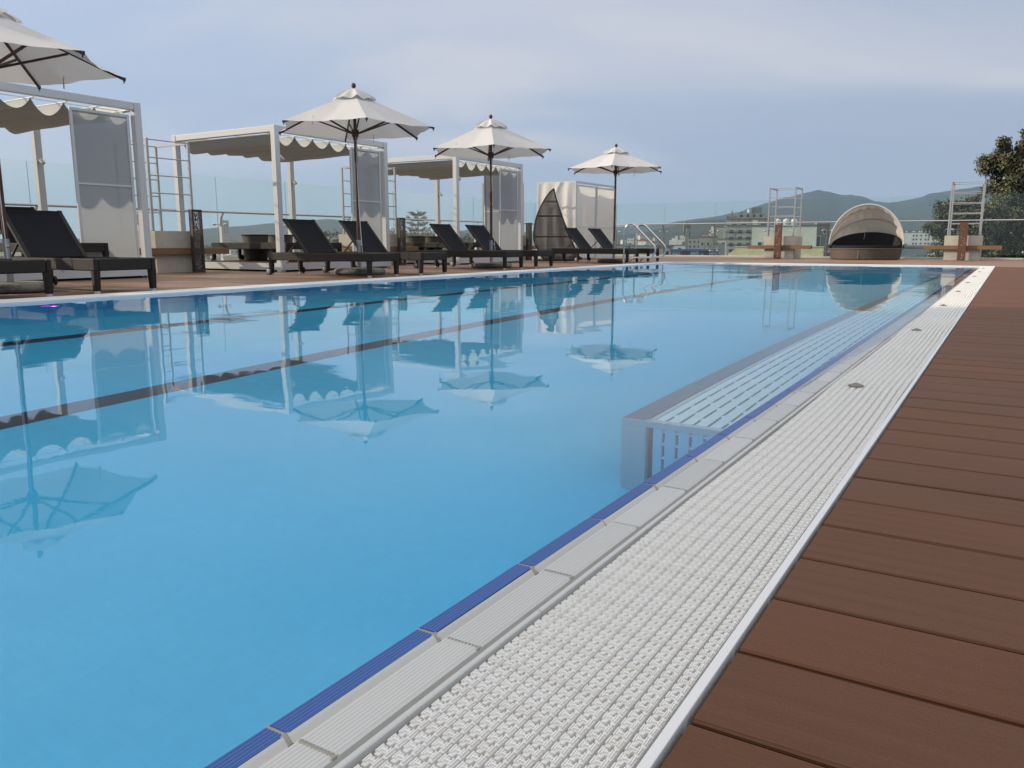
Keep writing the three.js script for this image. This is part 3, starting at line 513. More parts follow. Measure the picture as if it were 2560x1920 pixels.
cabana(-15.55, 'white cabana with two screen panels at its corner, behind the third parasol', true, 23);

// --- closed white tent
{
  const t = thing('closed_tent', 'closed white tent with wrinkled curtain on its sunny side, beside the farthest parasol', 'tent', [-10.1, 0, -19.76]);
  const D = 1.15, Wd = 2.55, H = 2.09, posts = [];
  for (const [x, z] of [[0, 0], [0, -Wd / 2], [0, -Wd], [-D, 0], [-D, -Wd]]) part('post', [span(x - 0.03, x + 0.03, 0, H, z - 0.03, z + 0.03, 0.004)], M.white, t);
  part('top_frame', [span(-D + 0.03, -0.03, H - 0.05, H, -0.026, 0.026), span(-D + 0.03, -0.03, H - 0.05, H, -Wd - 0.026, -Wd + 0.026), span(-0.027, 0.027, H - 0.05, H, -Wd / 2 + 0.03, -0.03), span(-0.027, 0.027, H - 0.05, H, -Wd + 0.03, -Wd / 2 - 0.03), span(-D - 0.027, -D + 0.027, H - 0.05, H, -Wd + 0.03, -0.03)], M.white, t);
  const fold = (u, v) => 0.030 * Math.sin(u * 21 + 3 * Math.sin(v * 2.2)) * (0.35 + 0.65 * Math.pow(1 - v, 0.7)) + 0.045 * (fbm(u * 4 + v * 1.4, v * 2.2 - u, 3, 5) - 0.5) + 0.035 * Math.sin(u * 7 - v * 4.5) * (1 - v) + 0.02 * Math.exp(-Math.pow((u - 0.45 - (v - 0.8) * 0.9) / 0.05, 2)) * smooth(0.4, 0.9, v);
  part('curtain', grid(90, 60, (u, v) => V(lerp(-D + 0.02, -0.035, u), lerp(0.03, H - 0.02, v), 0.045 + fold(u, v) * Math.sin(clamp(v, 0, 1) * 0.9 + 0.7))), M.curtain, t, true);
  part('curtain', grid(30, 20, (u, v) => V(lerp(-D + 0.02, -0.035, u), lerp(0.03, H - 0.02, v), -Wd - 0.03 + 0.015 * Math.sin(u * 18))), M.curtain, t, true);
  part('curtain', grid(48, 20, (u, v) => V(-D - 0.035 + 0.012 * Math.sin(u * 25), lerp(0.03, H - 0.02, v), lerp(-0.04, -Wd + 0.04, u))), M.curtain, t, true);
  part('roof_cloth', grid(10, 40, (u, v) => V(lerp(-D, -0.55 - 0.17 * Math.abs(Math.sin(v * 2 * Math.PI)), u), H - 0.035 - 0.03 * Math.sin(u * Math.PI) * Math.abs(Math.sin(v * 2 * Math.PI)), lerp(-0.02, -Wd + 0.02, v))), M.curtain, t, true);  // unseen roof cloth, front edge cut back to let the sun patches in
  for (const [a, b] of [[-0.035, -Wd / 2 + 0.035], [-Wd / 2 - 0.035, -Wd + 0.035]]) { const f = part('screen_frame', [span(-0.014, 0.014, 0.05, H - 0.09, a - 0.032, a), span(-0.014, 0.014, 0.05, H - 0.09, b, b + 0.032), span(-0.014, 0.014, H - 0.122, H - 0.09, b + 0.033, a - 0.033), span(-0.014, 0.014, 0.05, 0.08, b + 0.033, a - 0.033), span(-0.008, 0.008, 0.88, 0.90, b + 0.033, a - 0.033)], M.white, t); part('screen_cloth', grid(8, 14, (u, v) => V(-0.004, lerp(0.07, H - 0.10, v), lerp(b + 0.025, a - 0.025, u))), M.tentScreen, f, true); }
}
// --- woven leaf-shaped screen
{
  const t = thing('leaf_screen', 'dark woven leaf-shaped screen with pointed tip, standing before the closed tent', 'woven screen', [-9.95, 0, -18.3], 0.55);
  const left = (y) => { const s = y / 1.8; return -0.50 * Math.pow(Math.max(0, Math.sin(Math.PI * (0.22 + 0.78 * s))), 0.75) - 0.02 + (s < 0.3 ? (0.3 - s) * 0.45 : 0); };
  const right = (y) => { const s = y / 1.8; return -0.02 + 0.68 * Math.pow(1 - s, 1.25) + 0.02 * (1 - s); };
  const bow = (x, y) => 0.16 * (1 - Math.pow((x + 0.02) / 0.62, 2)) * (1 - 0.6 * y / 1.8);
  const P = (x, y) => V(x, y, bow(x, y)), rim = [], h0 = 0.05;
  for (let k = 0; k <= 24; k++) { const y = lerp(h0, 1.8, k / 24); rim.push(P(left(y), y)); } for (let k = 24; k >= 0; k--) { const y = lerp(h0, 1.8, k / 24); rim.push(P(right(y), y)); } rim.push(rim[0].clone());
  part('rim', [tube(rim, 0.020, 160, 7)], M.darkRust, t);
  for (const y of [0.62, 1.12, 1.48]) part('rib', [tube([0, 0.25, 0.5, 0.75, 1].map((u) => P(lerp(left(y), right(y), u), y)), 0.016, 24, 6)], M.darkRust, t);
  const ring = new THREE.TorusGeometry(0.0180, 0.0108, 5, 8), m = [], o = new THREE.Object3D();
  for (let y = h0 + 0.02, j = 0; y < 1.76; y += 0.034, j++) for (let x = -0.62 + (j % 2) * 0.0195; x < 0.75; x += 0.039) if (x > left(y) + 0.015 && x < right(y) - 0.015) { o.position.copy(P(x, y)); o.rotation.set(0, Math.atan2(-(x + 0.02) * 0.83, 1) * -1, 0); o.updateMatrix(); m.push(o.matrix.clone()); }
  const im = new THREE.InstancedMesh(ring, M.darkRust, m.length); m.forEach((q, i) => im.setMatrixAt(i, q)); im.name = 'weave'; t.add(im); tag(im, null, null, null, 'stuff');
  part('foot', [rbox(1.1, 0.05, 0.12, 0.08, 0.025, 0.09)], M.darkRust, t);
}
// --- planters: block with a plank bench round it and a perforated metal column; a ladder trellis stands in each
function makePlanter(rust, colZ, seed) {
  const t = thing('planter_bench', '', 'planter', [0, 0, 0], 0, 'block planters with plank benches'), q = mulberry(seed);
  part('block', [span(-0.525, 0.525, 0.385, 0.645, -0.43, 0.43, 0.006), span(-0.50, 0.505, 0.0, 0.283, -0.415, 0.415, 0.006)], M.block, t);
  part('soil', [span(-0.47, 0.47, 0.646, 0.650, -0.38, 0.38)], M.under, t);
  part('plank', [span(0.34, 0.585, 0.2845, 0.3835, -0.90, 0.90, 0.006), span(-0.52, 0.338, 0.2845, 0.3835, -0.41, 0.41)], M.plankWood, t);
  const s = new THREE.Shape([[-0.095, 0], [0.095, 0], [0.095, 0.985], [-0.095, 0.985]].map((p) => new THREE.Vector2(p[0], p[1]))), spots = [];
  for (let k = 0, n = 0; k < 4000 && n < (rust ? 46 : 165); k++) { const x = (q() - 0.5) * 0.15, y = 0.06 + q() * 0.88, r = rust ? 0.007 + 0.013 * q() * q() : 0.006 + 0.009 * q(); if (rust && Math.abs(x - 0.035 * Math.sin(y * 16)) > 0.035) continue; if (spots.some((c) => Math.hypot(c[0] - x, c[1] - y) < c[2] + r + 0.003)) continue; spots.push([x, y, r]); n++; const h = new THREE.Path(), a0 = q() * 3; for (let i = 0; i < 6; i++) { const a = a0 + i * Math.PI / 3; i ? h.lineTo(x + Math.cos(a) * r, y + Math.sin(a) * r) : h.moveTo(x + Math.cos(a) * r, y + Math.sin(a) * r); } h.closePath(); s.holes.push(h); }
  const f = () => new THREE.ExtrudeGeometry(s, { depth: 0.004, bevelEnabled: false });
  const g = [f().rotateY(Math.PI / 2).translate(0.704, 0, 0), span(0.63, 0.7035, 0, 0.985, 0.091, 0.095), span(0.63, 0.7035, 0, 0.985, -0.095, -0.091)].map((b) => b.translate(0, 0, colZ));
  part('perforated_column', g, rust ? M.rustMetal : M.darkRust, t);
  return t;
}
function makeTrellis() {
  const t = thing('ladder_trellis', '', 'trellis', [0, 0, 0], 0, 'tall ladder trellises'), xs = [0.40, -0.42], zs = [0.37, -0.36];
  for (const x of xs) for (const z of zs) part('post', [span(x - 0.018, x + 0.018, 0.652, 2.04, z - 0.018, z + 0.018, 0.003)], M.trellis, t);
  for (const z of zs) part('top_bar', [span(xs[1] + 0.0185, xs[0] - 0.0185, 2.005, 2.036, z - 0.017, z + 0.017)], M.trellis, t);
  for (const x of xs) for (let k = 0; k < 5; k++) part('rung', [rod(V(x, 2.02 - k * 0.265, zs[0] - 0.017), V(x, 2.02 - k * 0.265, zs[1] + 0.017), 0.0095, 0.0095, 8)], M.trellis, t);
  return t;
}
{
  const dark = makePlanter(false, -0.21, 31), rust = makePlanter(true, 0.0, 32), tr = makeTrellis();
  const P = [[dark, -11.73, -8.255, 0, 'grey block planter with dark perforated column between the first two cabanas'], [null, -11.73, -13.36, 0, 'grey block planter with dark perforated column between the second and third cabana'], [null, -11.73, -18.72, 0, 'block planter with dark perforated column half hidden behind the leaf-shaped screen'], [rust, -5.8, -24.93, -Math.PI / 2, 'cream block planter with rust column by the far fence, left of the round daybed'], [null, -1.1, -24.93, -Math.PI / 2, 'cream block planter with rust column by the far fence, below the big tree']];
  const L = ['pale ladder trellis rising from the planter between the first two cabanas', 'pale ladder trellis behind the second cabana screen panel', 'pale ladder trellis seen through the third cabana beside its screens', 'tall ladder trellis on the far planter left of the round daybed', 'tall ladder trellis on the far planter in front of the big tree'];
  P.forEach(([o, x, z, a, l], i) => { const e = o ?? copy(i < 3 ? dark : rust); e.position.set(x, 0, z); e.rotation.y = a; e.userData.label = l; const r = i ? copy(tr) : tr; r.position.set(x, 0, z); r.rotation.y = a; r.userData.label = L[i]; });
}
// --- round daybed with a folding hood
{
  const t = thing('round_daybed', 'round wicker daybed with a beige fabric hood raised like a shell', 'daybed', [-3.5, 0, -24.75], 0), R = 0.94;
  part('base', [new THREE.CylinderGeometry(R, R * 0.965, 0.275, 64, 1).translate(0, 0.155, 0), new THREE.TorusGeometry(R - 0.005, 0.018, 8, 64).rotateX(Math.PI / 2).translate(0, 0.292, 0)], M.wickerBrown, t);
  part('seam', [span(-0.05, -0.038, 0.02, 0.29, R * 0.968 + 0.002, R * 0.985 + 0.008)], M.wheel, t);
  part('plinth', [new THREE.CylinderGeometry(R * 0.9, R * 0.9, 0.03, 40).translate(0, 0.006, 0)], M.under, t);
  part('cushion', [new THREE.CylinderGeometry(R * 0.93, R * 0.95, 0.09, 48).translate(0, 0.34, 0)], M.sling, t);
  const back = (rr_, flip) => grid(48, 6, (u, v) => { const a = lerp(Math.PI * 1.06, -Math.PI * 0.06, flip ? 1 - u : u) , top = 0.36 + 0.40 * Math.pow(Math.max(0, Math.sin(clamp(a, 0, Math.PI))), 0.8); return V(Math.cos(a) * rr_, lerp(0.27, top, v), -Math.sin(a) * rr_); });
  part('wicker_back', [back(R * 0.985, false), back(R * 0.945, true)], M.wicker, t);
  const arc = (tilt, a) => { const ry = 1.14, x = Math.cos(a) * (R + 0.035), h = Math.sin(a) * ry; return V(x, 0.375 + h * Math.sin(tilt), -h * Math.cos(tilt) * 0.86); };
  const tl = [92, 66, 42, 20].map((d) => d * D2R), q = mulberry(5);
  const hood = grid(64, 30, (u, v) => { const k = v * 3, i = Math.min(2, Math.floor(k)), f = k - i, tilt = lerp(tl[i], tl[i + 1], f), a = lerp(0.0, Math.PI, u), p = arc(tilt, a), c = V(0, 0.375, 0), sag = 1 - 0.075 * Math.sin(f * Math.PI) * Math.sin(a) - 0.012 * Math.sin(a * 26 + i * 2) * Math.sin(f * Math.PI) * Math.sin(a); return c.clone().add(p.sub(c).multiplyScalar(sag)); });
  part('hood', hood, M.hood, t, true);
  tl.forEach((a, i) => part('hoop', [tube(Array.from({ length: 25 }, (_, k) => arc(a, Math.PI * k / 24)), i ? 0.011 : 0.017, 72, 7)], i ? M.steelDull : M.white, t));
  for (const s of [-1, 1]) part('hinge', [new THREE.CylinderGeometry(0.05, 0.05, 0.04, 16).rotateZ(Math.PI / 2).translate(s * (R + 0.03), 0.37, 0)], M.darkMetal, t);
  part('pull_cord', [tube([arc(20 * D2R, 1.75).add(V(0, -0.02, 0.05)), arc(20 * D2R, 1.75).add(V(0.01, -0.1, 0.06)), arc(20 * D2R, 1.75).add(V(-0.01, -0.2, 0.05))], 0.006, 10, 5)], M.rope, t);
}
// --- pool ladder rails
{
  const mk = (z, l) => {
    const t = thing('pool_handrail', l, 'handrail', [0, 0, z], 0, 'steel handrails of the pool ladder');
    part('rail', [tube([[-7.32, 0.0], [-7.32, 0.30], [-7.32, 0.62], [-7.295, 0.77], [-7.235, 0.845], [-7.16, 0.865], [-7.07, 0.83], [-6.95, 0.72], [-6.72, 0.505], [-6.62, 0.405], [-6.585, 0.32], [-6.605, 0.225], [-6.67, 0.165], [-6.77, 0.15], [-6.95, 0.143], [-7.09, 0.125], [-7.165, 0.075], [-7.19, 0.0]].map((p) => V(p[0], p[1], 0)), 0.021, 140, 12)], M.steel, t);
    for (const x of [-7.32, -7.19]) part('flange', [new THREE.CylinderGeometry(0.05, 0.052, 0.012, 18).translate(x, 0.007, 0)], M.steelDull, t);
    return t;
  };
  mk(-16.7, 'steel pool handrail, the left one of the pair at the far end of the pool'); mk(-17.32, 'steel pool handrail, the right one of the pair at the far end of the pool');
}
// --- glass fences
function fence(n, label, at, count, pitch, skip) {
  const t = thing('glass_fence', label, 'glass fence'); const A = (s, y, o) => at(s, y, o);
  for (let k = 0; k < count; k++) {
    const s0 = k * pitch + 0.006, s1 = (k + 1) * pitch - 0.006, g = new THREE.BoxGeometry(1, 1, 1);
    const corner = (s, y, o) => A(s, y, o), c = corner((s0 + s1) / 2, 0.945, 0), e0 = corner(s0, 0, 0), e1 = corner(s1, 0, 0), along = Math.abs(e1.x - e0.x) > Math.abs(e1.z - e0.z);
    const pane = part('glass_pane', [new THREE.PlaneGeometry(s1 - s0, 1.66).rotateY(along ? 0 : Math.PI / 2).translate(c.x, c.y, c.z)], M.glass, t);
    part('glass_edge', [box(along ? 0.005 : 0.009, 1.655, along ? 0.009 : 0.005, e1.x, c.y, e1.z)], M.glassEdge, pane);
  }
  for (let k = 0; k <= count; k++) {
    const b = A(k * pitch, 0, 0.07), m = A(k * pitch, 0.80, 0.07), h = A(k * pitch, 0.98, 0.10), e = A(k * pitch, 1.045, 0.16);
    const post = part('post', [bar(b, m, n ? 0.024 : 0.075, n ? 0.05 : 0.024), bar(m, h, n ? 0.024 : 0.06, n ? 0.045 : 0.022), bar(h, e, n ? 0.022 : 0.045, n ? 0.04 : 0.02)], n ? M.steelDull : M.white, t);
    for (const y of [0.20, 0.83]) { const p = [-0.13, 0.13].map((d) => A(k * pitch + d, y, 0.045)); const sp = [rod(p[0], p[1], 0.010, 0.010, 6)]; for (const c of p) sp.push(new THREE.SphereGeometry(0.040, 12, 8).scale(at === fenceLeft ? 0.8 : 1, 0.72, at === fenceLeft ? 1 : 0.8).translate(c.x, c.y, c.z)); part('glass_clamp', sp, n ? M.steelDull : M.steel, post); }
  }
  const r0 = A(-0.1, 1.07, 0.16), r1 = A(count * pitch + 0.1, 1.07, 0.16); part('handrail', [rod(r0, r1, 0.021, 0.021, 10)], n ? M.steel : M.steelDull, t);
}
function fenceLeft(s, y, o) { return V(-13.72 + o, y, -0.0 - 0.02 - s); }
function fenceFar(s, y, o) { return V(-13.58 + s, y, -26.34 + o); }
fence(0, 'long glass fence with white posts and round clamps behind the cabanas', fenceLeft, 14, 1.835);
fence(1, 'glass fence with bright steel handrail along the far end of the deck', fenceFar, 11, 1.75);
// --- small purple light under water
{
  const t = thing('pool_light', 'small purple underwater light on the left pool wall below the nearest lounger', 'pool light', [XL + 0.004, -0.42, -3.62]);
  part('housing', [new THREE.CylinderGeometry(0.10, 0.10, 0.012, 24).rotateZ(Math.PI / 2)], M.steelDull, t);
  for (let k = 0; k < 5; k++) part('lamp_lens', [new THREE.SphereGeometry(0.014, 8, 6).translate(0.012, 0.01 * Math.sin(k * 2.4), -0.06 + k * 0.03)], std({ color: C(0.2, 0.05, 0.4), emissive: C(0.5, 0.05, 1.0), emissiveIntensity: 4 }), t);
  const l = new THREE.PointLight(new THREE.Color(0.55, 0.1, 1), 0.02); l.position.set(0.06, 0, 0); l.castShadow = true; t.add(l);
}

// ================================================================ what stands round the terrace
const wallMat = (r, g, b, t = T_stain, s = 0.08) => std({ map: rep(t, s), color: C(r, g, b), roughness: 0.92 });
const paneM = std({ color: C(0.035, 0.045, 0.055), roughness: 0.25 }), frameM = std({ color: C(0.42, 0.42, 0.40), roughness: 0.7 }), roofM = std({ color: C(0.16, 0.15, 0.14), roughness: 0.95 }), redRoof = std({ color: C(0.22, 0.085, 0.05), roughness: 0.95 });
const facing = (x, z) => Math.atan2(-x, -z);
// group at the foot, front towards +z; windows = [[x, y, w, h], ...] on the front
function building(name, label, cat, x, z, w, d, top, mat, windows, o = {}) {
  const t = thing(name, label, cat, [x, GY, z], facing(x, z) + (o.turn ?? 0), o.group), H = top - GY;
  part('wall', [span(-w / 2, w / 2, 0, H, -d, 0)], mat, t);
  part('roof', [span(-w / 2 - 0.15, w / 2 + 0.15, H, H + 0.35, -d - 0.15, 0.15)], o.roof ?? roofM, t);
  const wm = {};
  for (const [wx, wy, ww, wh] of windows) {
    const key = ww + '_' + wh, y = wy - GY; wm[key] ??= [join([span(-ww / 2 - 0.12, ww / 2 + 0.12, -wh / 2 - 0.16, -wh / 2, 0.001, 0.16), span(-ww / 2 - 0.12, ww / 2 + 0.12, wh / 2, wh / 2 + 0.12, 0.001, 0.10), span(-ww / 2 - 0.1, -ww / 2, -wh / 2 + 0.001, wh / 2 - 0.001, 0.001, 0.08), span(ww / 2, ww / 2 + 0.1, -wh / 2 + 0.001, wh / 2 - 0.001, 0.001, 0.08)]), join([span(-ww / 2 + 0.001, ww / 2 - 0.001, -wh / 2 + 0.001, wh / 2 - 0.001, 0.004, 0.02)])];
    const f = part('window', wm[key][0], o.frame ?? frameM, t); f.position.set(wx, y, 0); part('pane', wm[key][1], paneM, f);
  }
  return t;
}
const rowsOf = (xs, ys, w, h) => ys.flatMap((y) => xs.map((x) => [x, y, w, h]));
{ // unseen wing added left of and behind the camera to shade the near pool
  const t = thing('shade_wing', 'unseen pale wing added beyond the left end of the terrace to shade the near pool', 'hotel', [-16.4, GY, 10.4]);
  part('wall', [span(-2.1, 2.1, 0, 24, -8.6, 8)], wallMat(0.55, 0.53, 0.48), t); part('roof', [span(-2.2, 2.2, 24, 24.4, -8.7, 8.2)], roofM, t);
  for (let j = 0; j < 3; j++) for (let k = 0; k < 4; k++) { const f = part('window', [span(2.1, 2.18, 14.2 + j * 3.2, 16.1 + j * 3.2, -7.2 + k * 4, -5.4 + k * 4)], frameM, t); part('pane', [span(2.181, 2.20, 14.3 + j * 3.2, 16.0 + j * 3.2, -7.1 + k * 4, -5.5 + k * 4)], paneM, f); }
}
{ // grey weathered block of flats
  const t = building('apartment_block', 'tall weathered grey block of flats with a water tank on its unfinished roof', 'apartment block', -112, -404.8, 20.4, 14, 11.6, wallMat(0.36, 0.36, 0.325), [...rowsOf([-7.3, -3.2, 0.8, 4.8], [-10, -6.9, -3.8, -0.7, 2.4, 5.5], 1.9, 1.5), ...rowsOf([8.4], [-10, -6.9, -3.8, -0.7, 2.4, 5.5], 1.3, 1.3), ...rowsOf([-6.2, -1.8, 3.0, 7.6], [9.3], 2.2, 1.2)], { frame: wallMat(0.36, 0.355, 0.32) });
  const g = wallMat(0.22, 0.225, 0.215);
  for (const y of [13.6, 16.7, 19.8, 22.9, 26]) part('ledge', [span(-10.4, 10.4, y - 1.35, y - 1.1, 0.001, 0.45)], g, t);
  part('upper_storey', [span(-4.8, 9.6, 24.96, 27.4, -12, -1.2)], wallMat(0.27, 0.275, 0.26), t);
  part('parapet', [span(-10.1, -5, 24.96, 26.3, -0.4, -0.1), span(-10.1, -9.8, 24.96, 26.3, -12, -0.41)], g, t);
  part('roof_hut', [span(1.8, 6.6, 27.41, 30.3, -8, -2.5)], wallMat(0.17, 0.175, 0.18), t); part('water_tank', [new THREE.CylinderGeometry(0.9, 0.9, 1.6, 14).translate(0.6, 28.6, -3)], M.white, t);
  for (const [x, h] of [[-7.4, 28.6], [-3.2, 28.4], [-2.6, 28.0]]) part('roof_post', [span(x - 0.35, x + 0.35, 24.96, h, -1.9, -1.25)], g, t);
  for (const x of [-3, 0, 3, 6.2]) part('window', [span(x - 0.6, x + 0.6, 25.6, 26.8, -1.195, -1.15)], paneM, t);
}
{ // pale green house with tanks
  const t = building('pale_green_house', 'long pale green house with three white tanks on the roof behind the far planter', 'house', -45.3, -194.7, 14.2, 10, 4.1, wallMat(0.62, 0.655, 0.585, T_plaster, 0.1), [[-5.25, -0.35, 0.75, 1.5]]);
  part('parapet', [span(-7.1, -5.95, 17.46, 18.5, -1.4, -0.05), span(6.6, 7.1, 17.46, 17.9, -1.2, -0.05)], wallMat(0.62, 0.655, 0.585, T_plaster, 0.1), t);
  for (const x of [-1.55, 0.35, 2.1]) { const k = part('water_tank', [new THREE.CylinderGeometry(0.70, 0.72, 0.9, 20).translate(x, 17.9, -1.2), new THREE.SphereGeometry(0.70, 20, 8, 0, 6.3, 0, 1.57).scale(1, 0.62, 1).translate(x, 18.35, -1.2), new THREE.CylinderGeometry(0.16, 0.18, 0.12, 10).translate(x, 18.83, -1.2)], M.white, t); }
}
building('dark_grey_house', 'narrow dark grey house right of the pale green one, left of the daybed', 'house', -43.0, -226, 4.0, 12, 5.0, wallMat(0.10, 0.115, 0.125), [[-0.6, 0.4, 0.9, 3.2], [0.9, 3.2, 0.7, 1.0]]);
{
  const m = wallMat(0.66, 0.64, 0.40, T_plaster, 0.15);
  const t = thing('garden_wall', 'long low yellow plastered wall just beyond the far fence', 'wall', [-34.6, GY, -145.9], facing(-34.6, -145.9)); part('wall', [span(-7.4, 7.3, 0, 12.62, -0.6, 0), span(-7.5, 7.4, 12.62, 12.74, -0.7, 0.1)], m, t);
  part('ramp', [profileZ([[-9.6, 0], [-7.41, 0], [-7.41, 12.2], [-8.6, 11.4]], -0.6, 0)], m, t);
}
{
  const t = building('apartment_tower', 'distant cream apartment tower left of the grey block of flats', 'apartment tower', -265.5, -860, 9.2, 12, 15.6, wallMat(0.52, 0.48, 0.38, T_plaster, 0.1), rowsOf([-3.2, -1.1, 1.0], [3, 5.4, 7.8, 10.2, 12.6], 0.8, 1.2));
  part('stair_tower', [span(3.3, 4.5, 28.96, 30.6, -4, -0.5)], wallMat(0.52, 0.48, 0.38, T_plaster, 0.1), t);
}
{
  const m = wallMat(0.80, 0.80, 0.78, T_plaster, 0.2), t = building('white_house', 'bright white stepped house in the town seen between the ladder rails and the fence post', 'house', -121.5, -328, 10.6, 8, -1.0, m, [[-2.5, -2.4, 2.0, 0.9], [2.8, -2.4, 1.2, 0.9]]);
  part('upper_wall', [span(-1.6, 3.6, 12.36, 14.3, -6, -0.4), span(0.8, 1.9, 14.301, 16.0, -3, -0.6), span(-0.6, 0.799, 14.301, 15.1, -3, -0.6)], m, t);
}
{ // blue shelter with panels
  const t = thing('blue_shelter', 'low blue-framed shelter with pictured panels beyond the far fence', 'shelter', [-38.7, GY + 0.25, -113.6], facing(-38.7, -113.6)), b = std({ color: C(0.045, 0.10, 0.27), roughness: 0.7 }), q = mulberry(8);
  part('roof', [span(-3.6, 3.4, 11.95, 12.22, -2.5, 0.15)], b, t);
  for (let k = 0; k <= 5; k++) part('post', [span(-3.4 + k * 1.3, -3.25 + k * 1.3, -0.25, 11.94, -0.16, 0.0)], b, t);
  const pm = [C(0.30, 0.36, 0.38), C(0.10, 0.11, 0.14), C(0.42, 0.48, 0.47), C(0.16, 0.10, 0.09), C(0.34, 0.42, 0.46)].map((c) => std({ map: rep(T_plaster, 0.7), color: c, roughness: 0.8 }));
  for (let k = 0; k < 5; k++) { part('panel', [span(-3.24 + k * 1.3, -2.11 + k * 1.3, 10.7, 11.94, -0.12, -0.07)], pm[k], t); const s = []; for (let i = 0; i < 5; i++) { const x = -3.1 + k * 1.3 + q() * 0.7, y = 10.85 + q() * 0.7; s.push(new THREE.CylinderGeometry(0.09 + q() * 0.14, 0.08 + q() * 0.14, 0.02, 6 + Math.floor(q() * 4)).rotateX(Math.PI / 2).scale(1 + q(), 1 + q() * 0.6, 1).translate(x / 1.0, y, -0.055)); } part('picture', s, pm[(k + 2) % 5], t); }
}
building('grey_flats', 'mid-grey flat-roofed building left of the grey block of flats', 'building', -92.6, -285.4, 6.2, 9, 2.2, wallMat(0.36, 0.355, 0.32), rowsOf([-2, 0, 2], [-2.6, -0.2], 0.7, 1.0));
{
  const m = wallMat(0.62, 0.62, 0.58, T_plaster, 0.2), t = thing('arched_house', 'house with a white rounded portal frame at the foot of the grey block', 'house', [-82, GY, -267.7], facing(-82, -267.7));
  part('wall', [span(-1.5, 0.9, 0, 13.0, -6, -0.3)], wallMat(0.22, 0.25, 0.27, T_plaster, 0.2), t);
  part('portal', [span(0.9, 1.35, 0, 13.2, -2, 0), new THREE.TorusGeometry(0.6, 0.22, 8, 12, Math.PI / 2).translate(0.55, 13.0, -0.4), span(-1.4, 0.56, 13.4, 13.8, -0.8, 0)], m, t);
}
building('tan_hut', 'small tan flat-roofed house right behind the curved ladder rails', 'house', -46.3, -121.5, 2.4, 4, -0.35, wallMat(0.44, 0.40, 0.29, T_plaster, 0.3), [[0.3, -1.2, 0.6, 0.6]]);
{ // phone mast
  const t = thing('phone_mast', 'slim lattice phone mast with antennas above the town', 'mast', [-83, GY, -235.8], facing(-83, -235.8)), g = [], H = 17.5;
  for (const [sx, sz] of [[1, 1], [1, -1], [-1, 1], [-1, -1]]) g.push(rod(V(sx * 0.55, 0, sz * 0.55), V(sx * 0.3, H, sz * 0.3), 0.06, 0.05, 4));
  for (let y = 0; y < H - 1; y += 1.1) { const a = lerp(0.55, 0.3, y / H), b = lerp(0.55, 0.3, (y + 1.1) / H), s = (y / 1.1) % 2 < 1 ? 1 : -1; g.push(rod(V(-a * s, y, a), V(b * s, y + 1.1, b), 0.03, 0.03, 3), rod(V(-a * s, y, -a), V(b * s, y + 1.1, -b), 0.03, 0.03, 3)); }
  part('lattice', g, M.steelDull, t);
  for (const [x, y] of [[-0.8, 17.6], [-0.4, 18.2], [0.3, 17.4], [0.75, 18.0], [-0.7, 16.0], [0.7, 15.8], [0.1, 18.3]]) part('antenna', [span(x - 0.12, x + 0.12, y - 0.9, y + 0.9, -0.1, 0.15)], M.darkMetal, t);
  part('antenna', [span(-1.15, -1.02, 16.6, 20.0, -0.1, 0.1)], M.white, t);
}
{ // minaret
  const t = thing('minaret', 'slim white minaret in the distant town behind the ladder rails', 'minaret', [-193.9, GY, -461]); const m = wallMat(0.62, 0.58, 0.52, T_plaster, 0.2);
  part('shaft', [new THREE.CylinderGeometry(0.75, 0.85, 14.5, 10).translate(0, 7.25, 0)], m, t); part('balcony', [new THREE.CylinderGeometry(1.2, 0.9, 0.8, 12).translate(0, 14.9, 0)], m, t); part('spire', [new THREE.CylinderGeometry(0.55, 0.6, 2.2, 10).translate(0, 16.4, 0), new THREE.ConeGeometry(0.65, 1.8, 10).translate(0, 18.3, 0)], m, t);
}
{
  const m = wallMat(0.50, 0.53, 0.56, T_plaster, 0.1), t = building('white_flats', 'long white block of flats with small windows right of the daybed', 'apartment block', -57, -677.4, 25, 12, 7.2, m, rowsOf([-6, -4, -1, 2, 4, 7, 10], [5.2, 2.3, -0.6, -3.5, -6.4], 1.1, 1.2));
  part('side_wall', [span(-17.5, -12.51, 0, 19.6, -12, -1)], wallMat(0.62, 0.62, 0.52, T_plaster, 0.1), t);
  for (const x of [-11, -6.5, -5.6, -2.2, -0.8, 1.6, 4.4, 7.5]) part('roof_tank', [new THREE.CylinderGeometry(0.5, 0.5, 1.0 + (x % 2) * 0.3, 8).translate(x, 21.1, -2)], M.white, t);
}
building('blue_grey_house', 'low blue-grey wall of a house behind the fence right of the daybed', 'house', -12.7, -149.5, 6.2, 8, -0.42, wallMat(0.16, 0.20, 0.235, T_plaster, 0.2), [[1.6, -1.9, 0.7, 0.6]]);
building('hill_tower', 'hazy tower block on the ridge left of the second cabana', 'tower block', -930.2, -758, 11.5, 12, 29.5, wallMat(0.42, 0.36, 0.33, T_plaster, 0.1), rowsOf([-3.4, 0, 3.4], [14, 17.5, 21, 24.5], 1.4, 1.6));
{
  const m = wallMat(0.50, 0.46, 0.33, T_plaster, 0.2), t = building('cream_house', 'cream gabled house seen between the second cabana post and a lounger back', 'house', -116.6, -109.9, 3.6, 6, 0.6, m, [[0.6, -1.2, 0.5, 0.7]]);
  part('gable', [profileZ([[-1.8, 13.96], [1.8, 13.96], [0.2, 15.5]], -5.8, -0.02)], m, t);
}
building('white_villa', 'white flat-roofed villa behind the glass by the second cabana screen', 'house', -152.3, -158.8, 4.2, 7, 2.3, wallMat(0.58, 0.58, 0.57, T_plaster, 0.2), [[-1.2, 0.7, 0.6, 0.8], [0.9, 0.7, 0.6, 0.8]]);
